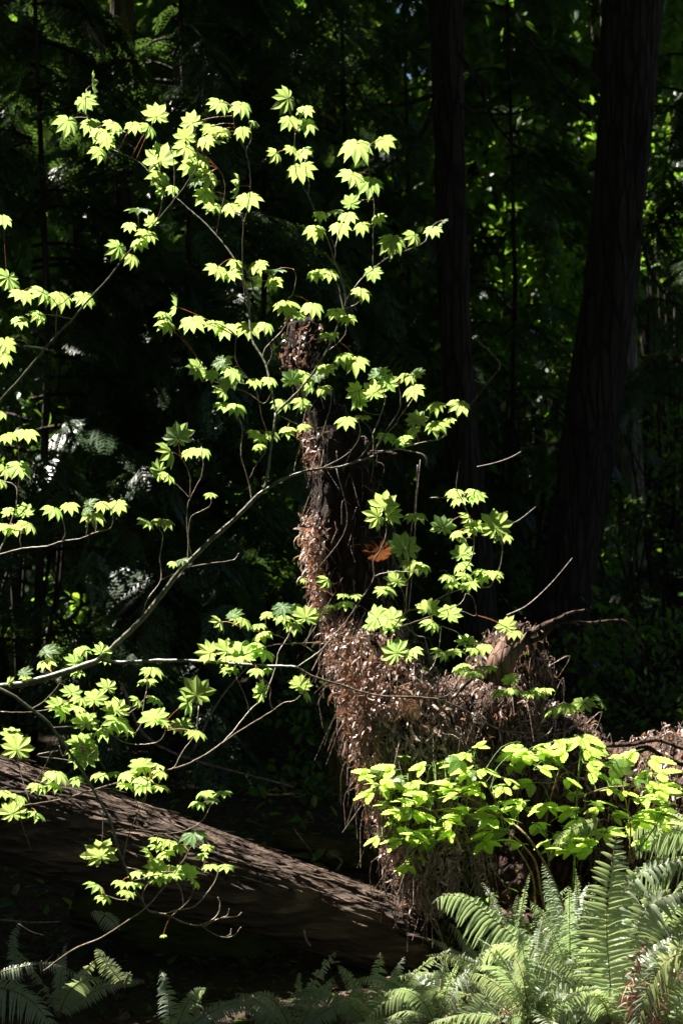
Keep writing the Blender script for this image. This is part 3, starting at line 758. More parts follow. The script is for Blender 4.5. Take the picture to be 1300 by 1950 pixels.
# splintered stub and bare arched roots on the right
V, F, _ = tube([tuple(P(940, 1300, 5.15)), tuple(P(955, 1262, 5.15)), tuple(P(968, 1238, 5.16)), tuple(P(985, 1218, 5.17))], np.array([30, 27, 25, 20]) / FPX * 5.15, 14, 0.3, 1)
link('splintered_stub', mesh_np('stub', V, F, smooth=True), M['redwood'], stump)
spl = []
r = rs(2)
for i in range(16):
    a = P(975 + r.uniform(-16, 22), 1222 + r.uniform(-8, 12), 5.15 + r.uniform(-.03, .03)); b = a + Vector((r.uniform(-.01, .05), r.uniform(-.02, .02), r.uniform(.02, .075)))
    spl.append(tube([tuple(a), tuple((a + b) / 2), tuple(b)], [.007, .005, .0015], 4, cap=False))
V, F, _ = merge(spl); link('splinters', mesh_np('splinters', V, F), M['redwood'], stump)
for pts, w0, w1 in (([(985, 1225), (1020, 1200), (1060, 1180), (1085, 1168), (1113, 1162)], 14, 5), ([(990, 1228), (1030, 1214), (1055, 1190), (1085, 1184), (1120, 1187), (1185, 1182), (1205, 1205), (1228, 1235)], 12, 3),
                    ([(1190, 1440), (1230, 1425), (1260, 1440), (1310, 1460)], 12, 8), ([(1150, 1420), (1200, 1418), (1250, 1410), (1310, 1430)], 10, 6), ([(1000, 1225), (990, 1200), (1000, 1186)], 8, 3),
                    ([(930, 1300), (905, 1290), (880, 1310), (865, 1330)], 9, 4), ([(760, 870), (730, 862), (700, 868), (640, 860)], 9, 14)):
    sm = crom([(x, y, 5.15) for x, y in pts], 5)
    V, F, _ = tube([tuple(P(*q)) for q in sm], [(w0 + (w1 - w0) * i / (len(sm) - 1)) / 2 / FPX * 5.15 for i in range(len(sm))], 8, 0.35, pts[0][0])
    link('root', mesh_np('root', V, F, smooth=True), M['rot'] if pts[0][0] > 900 else M['rotdark'], snag if pts[0][0] < 800 else stump)
# surface points helper
def surf(me, n, seed, cond):
    r = rs(seed); co = np.zeros(len(me.vertices) * 3); nr = np.zeros(len(me.vertices) * 3)
    me.vertices.foreach_get('co', co); co = co.reshape(-1, 3); 
    nr = np.array([tuple(v.normal) for v in me.vertices])
    px = 650 + co[:, 0] / co[:, 1] * FPX; py = 975 - (co[:, 2] - CAM_Z) / co[:, 1] * FPX
    ok = np.where(cond(px, py, nr) & (nr[:, 1] < 0.3))[0]
    k = ok[r.randint(0, len(ok), n)]
    return co[k], nr[k], r
def hang_litter(name, mes, n, seed, cond, size, parent, mat, out=0.02, label=None, up=False):
    Vp = []
    for me in mes:
        c, nr, r = surf(me, n // len(mes), seed, cond)
        pos = c + nr * r.uniform(0, out * 2, (len(c), 1)) + r.normal(0, out * .5, c.shape)
        y = r.normal(0, .5, c.shape) + [0, -0.1, 0.8 if up else -0.7]; z = nr + r.normal(0, .6, c.shape)
        Vp.append(scatter((CURL[0] * [.62 if not up else 1, 1, 1], CURL[1]), frame_mats(pos, y, z, size[0] + (size[1] * 1.5 - size[0]) * r.rand(len(c)) ** 2.2)))
    V, F, _ = merge(Vp); o = link(name, mesh_np(name, V, F), mat, parent); tag(o, label, kind='stuff'); return o
left_face = lambda x, y, n: ((y > 1190) & (y < 1720) & (x < 870) & (n[:, 0] < 0.75)) | ((y > 980) & (y <= 1190) & (x < 632) & (n[:, 0] < -0.3))
hang_litter('dead_leaves', [snag_me], 9500, 1, left_face, (.010, .036), snag, M['dead'], 0.018)
hang_litter('dead_leaves', [snag_me], 600, 2, lambda x, y, n: (y < 720) | ((y < 900) & (y > 800) & (n[:, 0] < -.6)), (.008, .024), snag, M['dead'], 0.01)
hang_litter('dead_leaves', [stump_me], 5200, 3, lambda x, y, n: (y < np.where((x > 880) & (x < 1120), 1500, 1640)) & (n[:, 2] > -0.35), (.008, .034), stump, M['dead'], 0.014)
hang_litter('moss', [stump_me, snag_me], 3000, 4, lambda x, y, n: ((y > 1215) & (y < 1300) & (x > 860)) | ((x > 800) & (y > 1480)) & ((x * 7 + y * 3) % 97 > 50), (.008, .022), stump, M['moss'], 0.008, up=True)
hang_litter('moss', [snag_me], 3000, 14, lambda x, y, n: (y > 1600) & (y < 1960), (.006, .02), snag, M['moss'], 0.01)
def rootlets(mes, n, seed, cond, parent, L=(.04, .22)):
    tb = []
    for me in mes:
        c, nr, r = surf(me, n, seed, cond)
        for p, q in zip(c, nr):
            l = r.uniform(*L) * r.rand() ** .6 + .02; a = Vector(p); d = Vector(q) * .6 + Vector(r.normal(0, .5, 3))
            b = a + d * l * .35; e = b + Vector((r.normal(0, .3), r.normal(-.1, .2), -1)) * l * .75
            w = r.uniform(.0007, .0022)
            tb.append(tube(crom([tuple(a), tuple(b), tuple(e)], 3), [w] * 7, 3, cap=False))
    V, F, _ = merge(tb); o = link('hanging_roots', mesh_np('hanging_roots', V, F, smooth=True), M['root'], parent); tag(o, kind='stuff')
rootlets([snag_me], 1300, 5, lambda x, y, n: (y < 1700) & (y > 1160), snag)
rootlets([snag_me], 170, 15, lambda x, y, n: (y < 1160), snag, (.02, .12))
rootlets([stump_me], 2200, 6, lambda x, y, n: (y < np.where((x > 880) & (x < 1120), 1480, 1700)), stump, (.03, .16))
mark_lit([tuple(P(x, y, 5.15)) for x, y in [(575, 640), (560, 690), (600, 1000), (600, 1060), (610, 1120), (640, 1180), (670, 1240), (690, 1300), (720, 1320), (760, 1340), (700, 1400), (760, 1420), (820, 1400), (700, 1480), (790, 1500), (850, 1350), (900, 1300), (960, 1250),
          (900, 1400), (1000, 1420), (1100, 1430), (1200, 1430), (1290, 1440), (760, 1600), (850, 1560), (850, 1650), (880, 1780), (1250, 1700)]], 0.16)

for me_, cnd in ((snag_me, lambda x, y, n: (y > 960) & (y < 1620)), (stump_me, lambda x, y, n: (y < 1560))):
    nn = np.array([tuple(v.normal) for v in me_.vertices]); c_, n_, _r = surf(me_, 500, 77, lambda x, y, n: cnd(x, y, n) & (n @ S > .1))
    mark_lit(c_, .1)
# ------------------------------------------------------------------ ferns
def frond(pts, wid, npin=30, roll=0.0, droop=0.35, seed=0, curlw=0.16, thick=0.0016, mess=0.0):
    """pts: list of world points base->tip; wid: max pinna length (m); returns blade arrays and rachis arrays"""
    r = random.Random(seed)
    sm = [Vector(q) for q in crom([tuple(p) for p in pts], 8)]
    L = [0]
    for a, b in zip(sm, sm[1:]): L.append(L[-1] + (b - a).length)
    tot = L[-1]; Vs = []; Fs = []
    k = 0; stalk = 0.10; droop0 = droop if mess < .9 else 0
    for i in range(npin):
        s = (stalk + (1 - stalk) * (i + .5) / npin) * tot
        while k < len(L) - 2 and L[k + 1] < s: k += 1
        f = (s - L[k]) / max(1e-6, L[k + 1] - L[k]); c = sm[k].lerp(sm[k + 1], f); t = (sm[k + 1] - sm[k]).normalized()
        tt = i / (npin - 1)
        view = Vector((0, -1, 0.0)); lat = t.cross(view)
        if lat.length < 0.2: lat = Vector((1, 0, 0))
        lat.normalize(); nrm = lat.cross(t).normalized()
        lat = (lat * math.cos(roll) + nrm * math.sin(roll)).normalized(); nrm = lat.cross(t).normalized()
        if nrm.z < -0.3: nrm = -nrm
        l = wid * (min(1, 0.55 + tt * 2.2)) * (1 - max(0, tt - .25) / .75) ** 0.62 * r.uniform(.9, 1.08) + 0.004
        w = min(curlw * l * 1.0, tot / npin * 0.42)
        for sd in (-1, 1):
            d = (lat * sd + t * (0.22 + 0.35 * tt) + nrm * r.uniform(-.22, .22) + Vector((r.uniform(-.08, .08), r.uniform(-.08, .08), r.uniform(-.08, .08)))).normalized()
            wv = t
            if mess:
                if r.random() < .12 * min(1, mess * 2): continue
                droop = droop0 + r.uniform(-.3, 1.3) * mess
            if mess: d = (d + Vector((r.gauss(0, 1), r.gauss(0, 1), r.gauss(-.3, 1))) * .55 * mess).normalized(); l *= r.uniform(1 - .4 * mess, 1 + .2 * mess); wv = (t + Vector((r.gauss(0, .5), r.gauss(0, .5), r.gauss(0, .5))) * mess).normalized()
            b = len(Vs); n2 = d.cross(t).normalized()
            for u, ww, in ((0, .55), (.12, 1.15), (.4, .95), (.75, .65), (1, .05)):
                q = c + d * (l * u) + Vector((0, 0, -1)) * (droop * l * u * u) + n2 * (0.0)
                Vs += [tuple(q - wv * w * ww), tuple(q + n2 * w * .55 * ww), tuple(q + wv * w * ww)]
            for u in range(4):
                a = b + 3 * u; Fs += [(a, a + 1, a + 4), (a, a + 4, a + 3), (a + 1, a + 2, a + 5), (a + 1, a + 5, a + 4)]
    rach = tube([tuple(q) for q in sm], [thick * (1.3 - 1.0 * i / (len(sm) - 1)) for i in range(len(sm))], 5, cap=False)
    return np.array(Vs), np.array(Fs), rach
def px(l, D, D2=None):
    D2 = D2 or D; n = len(l)
    return [P(x, y, D + (D2 - D) * i / (n - 1)) for i, (x, y) in enumerate(l)]
W_ = lambda p: p / FPX * 4.9
def arch(base, az, el, length, sag=0.9, n=5):
    """3D arching frond centre line"""
    p = Vector(base); d = Vector((math.cos(az) * math.cos(el), math.sin(az) * math.cos(el), math.sin(el))); out = [p.copy()]
    for i in range(n):
        p = p + d * (length / n); out.append(p.copy()); d = (d + Vector((0, 0, -sag / n))).normalized()
    return out
FR_ME = {}
# brown dead fronds hanging down the sunny side of the snag
dt = thing('dead_fern', P(720, 1230, 4.9), 'brown dead fern fronds hanging like a curtain on the lower snag', 'dead fern')
qq = random.Random(3)
for i, (x, y, l) in enumerate([(668, 1190, 210), (690, 1215, 230), (712, 1235, 250), (735, 1265, 230), (757, 1290, 220), (700, 1300, 200), (780, 1330, 190), (675, 1260, 190), (725, 1380, 170), (800, 1370, 150), (690, 1400, 200), (745, 1440, 200), (850, 1330, 120), (615, 1040, 130), (606, 1000, 120), (720, 1310, 130)]):
    w_ = qq.uniform(-18, 18); D_ = 4.80 - .02 * (i % 3) if y > 1100 else 4.98
    V, F, ra = frond(px([(x, y), (x - 8 + w_ * .3, y + l * .35), (x + w_, y + l * .7), (x + w_ * 1.4, y + l)], D_), W_(qq.uniform(14, 24)), 26, qq.uniform(-.8, .8), 1.0, 500 + i, .26, mess=1.0)
    o = link('frond', mesh_np('dead_frond', V, F, smooth=True), M['dead_frond'], dt)
    rr = bpy.data.objects.new('rachis', mesh_np('rachis', ra[0], ra[1], smooth=True)); rr.data.materials.append(M['cane']); COL.objects.link(rr); rr.parent = o
V, F, ra = frond(px([(755, 1330), (775, 1340), (800, 1366)], 4.74), W_(20), 14, 0, .3, 599, .3)
o = link('frond', mesh_np('dead_frond', V, F, smooth=True), M['dead_frond'], dt); tag(o, 'bleached pale dead frond')
def make_fern(base, label, fronds, seed, dark=False):
    """fronds: list of (pts, wid, npin, roll, droop)"""
    t = thing('sword_fern', base, label, 'fern', 'sword ferns on the forest floor')
    for i, (pts, wid, npin, roll, droop) in enumerate(fronds):
        V, F, ra = frond(pts, wid, npin, roll, droop, seed + i, mess=(.10 if i < 2 else random.Random(seed + i).uniform(.12, .3)))
        if base.x > .28 and base.y < 5.05: mark_lit(V[::150], .05)
        o = link('frond', mesh_np('frond', V, F, smooth=True), M['fern'], t)
        V2, F2, _ = ra
        rr = bpy.data.objects.new('rachis', mesh_np('rachis', V2, F2, smooth=True)); rr.data.materials.append(M['cane']); COL.objects.link(rr); rr.parent = o
    return t
def px(l, D, D2=None):
    D2 = D2 or D; n = len(l)
    return [P(x, y, D + (D2 - D) * i / (n - 1)) for i, (x, y) in enumerate(l)]
W = lambda p, D: p / FPX * D
r = random.Random(4)
def rand_fronds(base, n, length, seed, wid=.075, elo=35, ehi=80, azc=None, azr=math.pi):
    q = random.Random(seed); out = []
    for i in range(n):
        az = (q.uniform(0, 2 * math.pi) if azc is None else azc + q.uniform(-azr, azr)); l = length * q.uniform(.65, 1.1)
        out.append((arch(base, az, math.radians(q.uniform(elo, ehi)), l, q.uniform(.8, 1.7)), wid * q.uniform(.7, 1.15), int(26 + l * 40), q.uniform(-.9, .9), q.uniform(.2, .7)))
    return out
b1 = P(1165, 1960, 4.15)
make_fern(b1, 'sword fern with one tall upright frond standing right of the dark hollow', [(px([(1172, 1990), (1162, 1880), (1155, 1780), (1158, 1690), (1172, 1600), (1178, 1582)], 4.15, 4.10), W(72, 4.10), 36, 0.15, 0.12),
   (px([(1165, 1980), (1185, 1880), (1200, 1800), (1215, 1740)], 4.15, 4.30), W(62, 4.20), 30, .4, .2)] + rand_fronds(b1, 16, .36, 1, .042), 10)
b2 = P(1085, 1880, 4.35)
make_fern(b2, 'sword fern arching left over the snag foot beside the log end', [
   (px([(1088, 1900), (1060, 1840), (1010, 1805), (950, 1760), (895, 1715), (850, 1706), (822, 1722)], 4.35, 4.30), W(66, 4.30), 34, 0.2, 0.75),
   (px([(1080, 1900), (1020, 1830), (970, 1800), (930, 1810), (900, 1850)], 4.30, 4.15), W(50, 4.20), 28, .7, .4),
   (px([(1080, 1890), (1020, 1800), (985, 1785), (960, 1800), (938, 1830)], 4.40, 4.50), W(50, 4.20), 28, .3, .5)] + rand_fronds(b2, 16, .32, 2, .04), 30)
b3 = P(1250, 1950, 4.30)
make_fern(b3, 'sword fern at the right edge with fronds arching to the right', [
   (px([(1180, 1960), (1170, 1800), (1190, 1700), (1240, 1655), (1320, 1630)], 4.40, 4.20), W(52, 4.30), 34, .5, .4),
   (px([(1190, 1960), (1200, 1850), (1225, 1740), (1290, 1700), (1330, 1705)], 4.30, 4.10), W(62, 4.20), 34, .4, .5),
   (px([(1290, 1990), (1260, 1900), (1280, 1820), (1330, 1790)], 4.30, 4.00), W(60, 4.20), 30, .4, .3),
   (px([(1330, 1800), (1270, 1830), (1235, 1880), (1210, 1960)], 4.10, 3.90), W(48, 4.10), 30, .3, .3)] + rand_fronds(b3, 18, .38, 3, .042), 50)
b4 = P(830, 1960, 4.20)
make_fern(b4, 'low sword fern at the bottom middle in front of the log end', [
   (px([(900, 1990), (860, 1905), (800, 1885), (740, 1905), (690, 1950)], 4.30, 4.10), W(36, 4.20), 34, .4, .5),
   (px([(850, 1990), (900, 1930), (950, 1885), (1010, 1880)], 4.20, 4.10), W(48, 4.20), 30, .4, .5),
   (px([(880, 2000), (900, 1950), (925, 1900), (940, 1870)], 4.10, 4.10), W(45, 4.20), 26, .2, .3)] + rand_fronds(b4, 16, .28, 4, .036, 20, 70), 70)
b5 = P(1010, 1965, 4.10)
make_fern(b5, 'sword fern at the bottom between the low fern and the canes', rand_fronds(b5, 26, .34, 5, .04, 30, 80), 90)
for i_, (x_, y_, D_, n_, lab_) in enumerate([(715, 1975, 4.3, 14, 'low fern at the bottom edge left of the log end'), (560, 1990, 4.35, 10, 'dim small fern at the bottom edge below the log'), (330, 1985, 4.4, 6, 'shaded fern at the bottom edge under the big log'), (110, 1940, 4.5, 7, 'shaded fern just right of the bottom left corner')]):
    bb = P(x_, y_, D_); make_fern(bb, lab_, rand_fronds(bb, n_, .3 if i_ else .34, 900 + i_, .036, 25, 75), 1000 + 40 * i_)
b6 = P(1330, 1600, 4.9)
make_fern(b6, 'dark glossy fern hanging over the stump at the right edge', [
   (px([(1340, 1590), (1290, 1560), (1240, 1560), (1190, 1585)], 4.9, 4.8), W(45, 4.9), 30, .3, .8), (px([(1340, 1600), (1280, 1580), (1230, 1590), (1200, 1620)], 4.9, 4.7), W(40, 4.9), 28, .3, .8),
   (px([(1330, 1640), (1270, 1640), (1210, 1665), (1185, 1700)], 4.8, 4.7), W(45, 4.9), 28, .3, .6)], 110)
b7 = P(1110, 1620, 4.9)
make_fern(b7, 'small pale fern frond poking from under the bright bush', [(px([(1150, 1560), (1110, 1572), (1075, 1590), (1050, 1612)], 4.6, 4.5), W(24, 4.6), 24, .3, .4)], 120)
b8 = P(-40, 1960, 4.2)
make_fern(b8, 'sword fern in the bottom left corner', [(px([(-60, 1880), (0, 1882), (50, 1900), (85, 1935), (110, 1975)], 4.2, 4.1), W(42, 4.2), 34, .4, .5),
   (px([(-30, 1862), (40, 1842), (100, 1838), (170, 1868)], 4.4, 4.3), W(14, 4.2), 34, .5, .5), (px([(20, 1900), (30, 1850), (25, 1790), (40, 1750)], 4.6, 4.6), W(22, 4.2), 28, .5, .5)], 130)
b9 = P(240, 1890, 4.5)
make_fern(b9, 'small upright young fern below the drooping maple limb', [(px([(235, 1875), (215, 1850), (195, 1825), (183, 1806)], 4.5), W(24, 4.5), 20, .2, .3), (px([(236, 1875), (245, 1855), (250, 1860)], 4.5), W(10, 4.5), 10, .2, .3)], 140)
b10 = P(225, 1768, 4.4)
make_fern(b10, 'single pale fern frond tip in the shade below the maple leaves', [(px([(228, 1772), (212, 1752), (195, 1741), (172, 1738)], 4.4), W(20, 4.4), 18, .2, .5)], 150)
b11 = P(450, 1975, 4.7)
make_fern(b11, 'row of unfurling young fern fronds at the bottom edge', [(px([(x + 22, 1990), (x + 10, 1950), (x, 1915 + (x % 3) * 6)], 4.7), W(15, 4.7), 16, .2, .3) for x in (372, 425, 468, 500, 590)], 160)
# ferns filling the sunny patch further back at right
for i, (x, y, D) in enumerate([(980, 1850, 5.0), (1110, 1840, 5.0), (1240, 1820, 4.9), (1160, 1890, 4.7), (930, 1915, 4.7), (1040, 1905, 4.6)]):
    b = P(x, y, D)
    make_fern(b, ['fern tuft at the left of the dark hollow under the stump', 'fern tuft deep under the stump behind the canes', 'fern tuft against the stump at the right edge', 'fern tuft behind the tall upright frond', 'fern tuft right of the log end', 'fern tuft at the foot of the leaning canes'][i],
              rand_fronds(b, 26, .30, 200 + i, .036, 25, 88), 300 + 20 * i)
dt = thing('dead_fern', P(1270, 1930, 4.2), 'withered reddish brown fern fronds among the green ferns at the right edge', 'dead fern')
for i, l_ in enumerate([[(1210, 1970), (1225, 1900), (1250, 1850), (1290, 1820)], [(1240, 1980), (1250, 1900), (1275, 1850), (1310, 1860)], [(1215, 1960), (1200, 1880), (1215, 1820), (1240, 1790)], [(1260, 1990), (1240, 1930), (1210, 1900), (1180, 1895)], [(940, 1960), (960, 1930), (985, 1925), (1000, 1945)]]):
    V, F, ra = frond(px(l_, 4.08), W(34, 4.1), 30, .3 * i - .5, .6, 640 + i, .22, mess=1.0)
    o = link('frond', mesh_np('dead_frond', V, F, smooth=True), M['dead_frond'], dt)
# fiddleheads
def fiddle(x, y, h, D, i, lab):
    c = [(x + 6, y + h), (x + 2, y + h * .6), (x, y + h * .25), (x, y + 6), (x + 4, y), (x + 9, y + 3), (x + 8, y + 9), (x + 4, y + 8)]
    sm = crom(px(c, D), 4); t_ = tube([tuple(q) for q in sm], [.0035 + .0035 * min(1, k / len(sm) * 1.2) for k in range(len(sm))], 7)
    o = link('fiddlehead', mesh_np('fiddlehead', t_[0], t_[1], smooth=True), M['cane']); tag(o, lab, 'fern shoot', 'unfurling fern shoots')
for i, (x, y, h, D, lab) in enumerate([(1102, 1856, 110, 4.5, 'tall pale fern shoot left of the upright frond'), (995, 1800, 120, 4.6, 'curled fern shoot against the dark hollow'), (1068, 1868, 90, 4.5, 'fern shoot just left of the tall pale one'), (1213, 1862, 90, 4.4, 'curled shoot right of the upright frond'), (1000, 1772, 60, 4.6, 'short brown curled shoot rising in the dark hollow'),
                                    (368, 1918, 40, 4.6, 'small brown curled shoot at bottom edge, leftmost'), (580, 1902, 60, 4.7, 'brown curled shoot below the fallen log')]): fiddle(x, y, h, D, i, lab)
for x in range(840, 1310, 18):
    for y in range(1690, 1960, 25):
        if x > 1080 or y > 1790 or x < 950: mark_lit([tuple(P(x, y, 4.6)), tuple(P(x, y, 5.0))], .06)

# ------------------------------------------------------------------ salmonberry bush
bush = thing('salmonberry_bush', P(1110, 1900, 4.75), 'bright lime leafy bush with arching canes in front of the rotten stump', 'bush')
canes = [([(1165, 1950), (1130, 1860), (1085, 1760), (1045, 1660), (1000, 1590), (960, 1560), (900, 1540), (820, 1545)], 7, 2.5, 'cane'), ([(1090, 1870), (1052, 1790), (1030, 1700), (1018, 1640), (985, 1600), (960, 1585)], 6, 3, 'cane'),
         ([(1098, 1900), (1088, 1800), (1092, 1680), (1095, 1600), (1098, 1520), (1105, 1430)], 6, 3, 'green_cane'), ([(1052, 1860), (1022, 1740), (1012, 1665), (975, 1600), (940, 1520), (900, 1450)], 5, 2.5, 'cane'),
         ([(1150, 1900), (1180, 1760), (1195, 1650), (1230, 1600), (1250, 1570)], 4, 2.5, 'cane'), ([(1045, 1650), (1040, 1560), (1060, 1480), (1080, 1430)], 4, 2, 'cane'), ([(1098, 1520), (1160, 1500), (1220, 1500), (1255, 1510)], 4, 2, 'cane'),
         ([(960, 1560), (850, 1500), (760, 1490), (700, 1470)], 4, 2, 'cane'), ([(900, 1540), (820, 1590), (760, 1600), (720, 1590)], 3.5, 2, 'cane'), ([(820, 1590), (790, 1620), (765, 1650)], 3, 2, 'cane'), ([(1180, 1760), (1200, 1600), (1190, 1520), (1180, 1470)], 4, 2, 'cane')]
bs = []
for pts, w0, w1, mm in canes:
    D = 4.62 + r.uniform(-.06, .06); sm = crom([(x, y, D + r.uniform(-.06, .06)) for x, y in pts], 5); bs += [tuple(q) for q in sm]
    V, F, _ = tube([tuple(P(*q)) for q in sm], [(w0 + (w1 - w0) * i / (len(sm) - 1)) / 2 / FPX * 4.7 for i in range(len(sm))], 6)
    link('cane', mesh_np('cane', V, F, smooth=True), M[mm], bush)
BS = np.array(bs)
fixed = [(700, 1470, 44, 300), (712, 1515, 52, 215), (690, 1475, 36, 20), (715, 1590, 40, 280), (775, 1655, 46, 200), (745, 1470, 56, 260), (760, 1440, 34, 20), (905, 1420, 40, 10), (890, 1440, 44, 200), (1015, 1418, 40, 10), (1075, 1408, 52, 300), (1115, 1400, 62, 90), (1080, 1440, 46, 210),
         (1125, 1430, 40, 170), (985, 1440, 70, 250), (1255, 1505, 60, 95), (1235, 1610, 46, 220), (1165, 1440, 30, 0), (800, 1605, 46, 200), (790, 1640, 44, 170), (755, 1545, 50, 270), (1100, 1570, 50, 180), (770, 1600, 40, 230), (850, 1490, 60, 240), (1040, 1540, 66, 180), (930, 1600, 56, 210)]
bl = [(x, y, s, th, .75) for x, y, s, th in fixed]
q = random.Random(21)
while len(bl) < 185:
    x = q.uniform(720, 1270)
    top = 1400 + 75 * abs((x - 1060) / 300) ** 1.3; bot = 1575 + 60 * math.sin((x - 700) / 180) - (0 if x < 1150 else 10)
    if x < 860: top = 1455
    y = q.uniform(top, bot); u = (y - top) / (bot - top)
    th = (x - 1010) / 260 * 80 + q.uniform(-50, 50) + 180 * (q.random() < .3)
    if abs(th) < 40: th = q.choice((-1, 1)) * q.uniform(60, 150)
    bl.append((x, y, q.uniform(34, 66), th, q.uniform(.3, .85)))
pet = []; objs = []
for x, y, sz, th, f in bl:
    tt = math.radians(th); dr = (math.sin(tt), math.cos(tt))
    k = np.argmin((BS[:, 0] - x) ** 2 + (BS[:, 1] - y - 15) ** 2); D = 4.66 + q.uniform(-.14, .12)
    ax, ay = x - dr[0] * sz * .35 , y + dr[1] * sz * .35 * f
    A = P(ax, ay, D); Y = Vector((0, 1, 0)); s = math.sqrt(1 - f * f)
    n = Vector((q.uniform(-.35, .35), (1 if q.random() < .9 else -1) * f * q.uniform(.7, 1.1), s + .15)).normalized()
    im = Vector((dr[0], q.uniform(-.5, .5), dr[1] * .6 - .25)); mid = (im - n * im.dot(n)).normalized(); X = mid.cross(n); Rw = sz * 1.15 / FPX * D
    Mx = Matrix(((X.x * Rw, mid.x * Rw, n.x * Rw, A.x), (X.y * Rw, mid.y * Rw, n.y * Rw, A.y), (X.z * Rw, mid.z * Rw, n.z * Rw, A.z), (0, 0, 0, 1)))
    objs.append((sz, q.randrange(6), Mx)); mark_lit([tuple(A)], .15)
    B = P(*BS[k]); mp_ = (A + B) / 2 + Vector((0, 0, .2 * (A - B).length)); e = A + mid * Rw * .3
    c = crom([tuple(B), tuple(mp_), tuple(A), tuple(e)], 3); pet.append(tube(c, [.0012] * len(c), 4, cap=False))
objs.sort(key=lambda a: -a[0])
for sz, v, Mx in objs[:100]:
    o = bpy.data.objects.new('leaf', TRI_ME[v]); COL.objects.link(o); o.parent = bush; o.matrix_local = Matrix.Translation(-Vector(bush.location)) @ Mx
V, F, U = merge([scatter(TRI[v], [np.array(m)]) for _, v, m in objs[100:]]); o = link('leaf', mesh_np('bush_small_leaves', V, F, U, True), M['berry_pool'], bush); tag(o, kind='stuff')
V, F, _ = merge(pet); o = link('petiole', mesh_np('bush_petioles', V, F, smooth=True), M['green_cane'], bush); tag(o, kind='stuff')

# ------------------------------------------------------------------ small single things
o = bpy.data.objects.new('dead_leaf', mesh_np('dead_maple', *tmpl_maple(41, .95), smooth=True)); COL.objects.link(o); o.data.materials.append(M['dead_maple'])
A = P(722, 1048, 4.86); o.matrix_world = Matrix.Translation(A) @ Matrix.Rotation(math.radians(172), 4, 'Y') @ Matrix.Rotation(math.radians(70), 4, 'X') @ Matrix.Scale(.072, 4)
tag(o, 'orange brown dead maple leaf caught on the dark side of the snag', 'dead leaf')
def bare(pts, D, w0, w1, lab, D2=None, m='deadtwig'):
    p = px(pts, D, D2); sm = crom([tuple(q) for q in p], 5)
    V, F, _ = tube(sm, [(w0 + (w1 - w0) * i / (len(sm) - 1)) / 2 / FPX * D for i in range(len(sm))], 5, .2, pts[0][0])
    o = link('dead_twig', mesh_np('dead_twig', V, F, smooth=True), M[m]); tag(o, lab, 'twig', 'bare dead twigs'); return o
TW = [([(908, 889), (940, 882), (970, 872), (992, 860)], 4.3, 2.5, 2, 'pale bare twig slanting in front of the middle trunk'), ([(950, 1003), (985, 992), (1020, 965)], 4.3, 2.5, 1.5, 'thin bare twig right of the lone round leaf'),
      ([(965, 1172), (1005, 1152), (1050, 1110), (1090, 1062)], 4.9, 3, 1.5, 'thin grey twig rising right above the stump'), ([(795, 885), (792, 960), (788, 1050), (778, 1160)], 4.9, 2.5, 2, 'long hanging twig right of the snag'),
      ([(800, 875), (790, 1000), (795, 1060)], 4.95, 2, 1.5, 'second hanging twig right of the snag'), ([(0, 1752), (60, 1757), (115, 1756)], 4.3, 4, 2, 'pale stick above the bottom left fern'),
      ([(35, 1760), (60, 1775), (85, 1782)], 4.4, 2.5, 1.5, 'short stick under the pale stick at left'), ([(60, 1840), (85, 1832), (102, 1818)], 4.3, 3, 2, 'short pale broken stick near the bottom left fern'),
      ([(578, 1772), (582, 1788), (591, 1803)], 4.7, 5, 4, 'short orange stick on the front of the fallen log'), ([(760, 1720), (762, 1690), (772, 1660)], 4.8, 3, 2, 'thin root dangling to the log end'),
      ([(765, 1725), (820, 1712), (850, 1670), (830, 1650)], 4.9, 4, 2, 'curved pale root resting on the log end'), ([(640, 890), (660, 1000), (600, 1090)], 4.9, 2, 1.5, 'fine twig across the snag'),
      ([(368, 1430), (420, 1330), (500, 1240)], 6.5, 5, 3, 'dark stick slanting in the shade behind the maple'), ([(230, 1300), (300, 1420), (560, 1500)], 7, 6, 4, 'long dark fallen stick in the shade behind the maple'),
      ([(1054, 1290), (1015, 1220), (1010, 1190)], 5.4, 3, 2, 'short twig behind the arched roots'), ([(900, 640), (950, 690), (935, 720), (880, 790)], 6.5, 2.5, 1.5, 'thin hooked twig in front of the middle trunk'),
      ([(640, 1660), (650, 1640), (625, 1625)], 6.0, 6, 4, 'brown broken stick behind the log'), ([(560, 1580), (590, 1620), (600, 1640)], 5.8, 3, 2, 'pale thin stick behind the log')]
for a in TW: bare(*a)

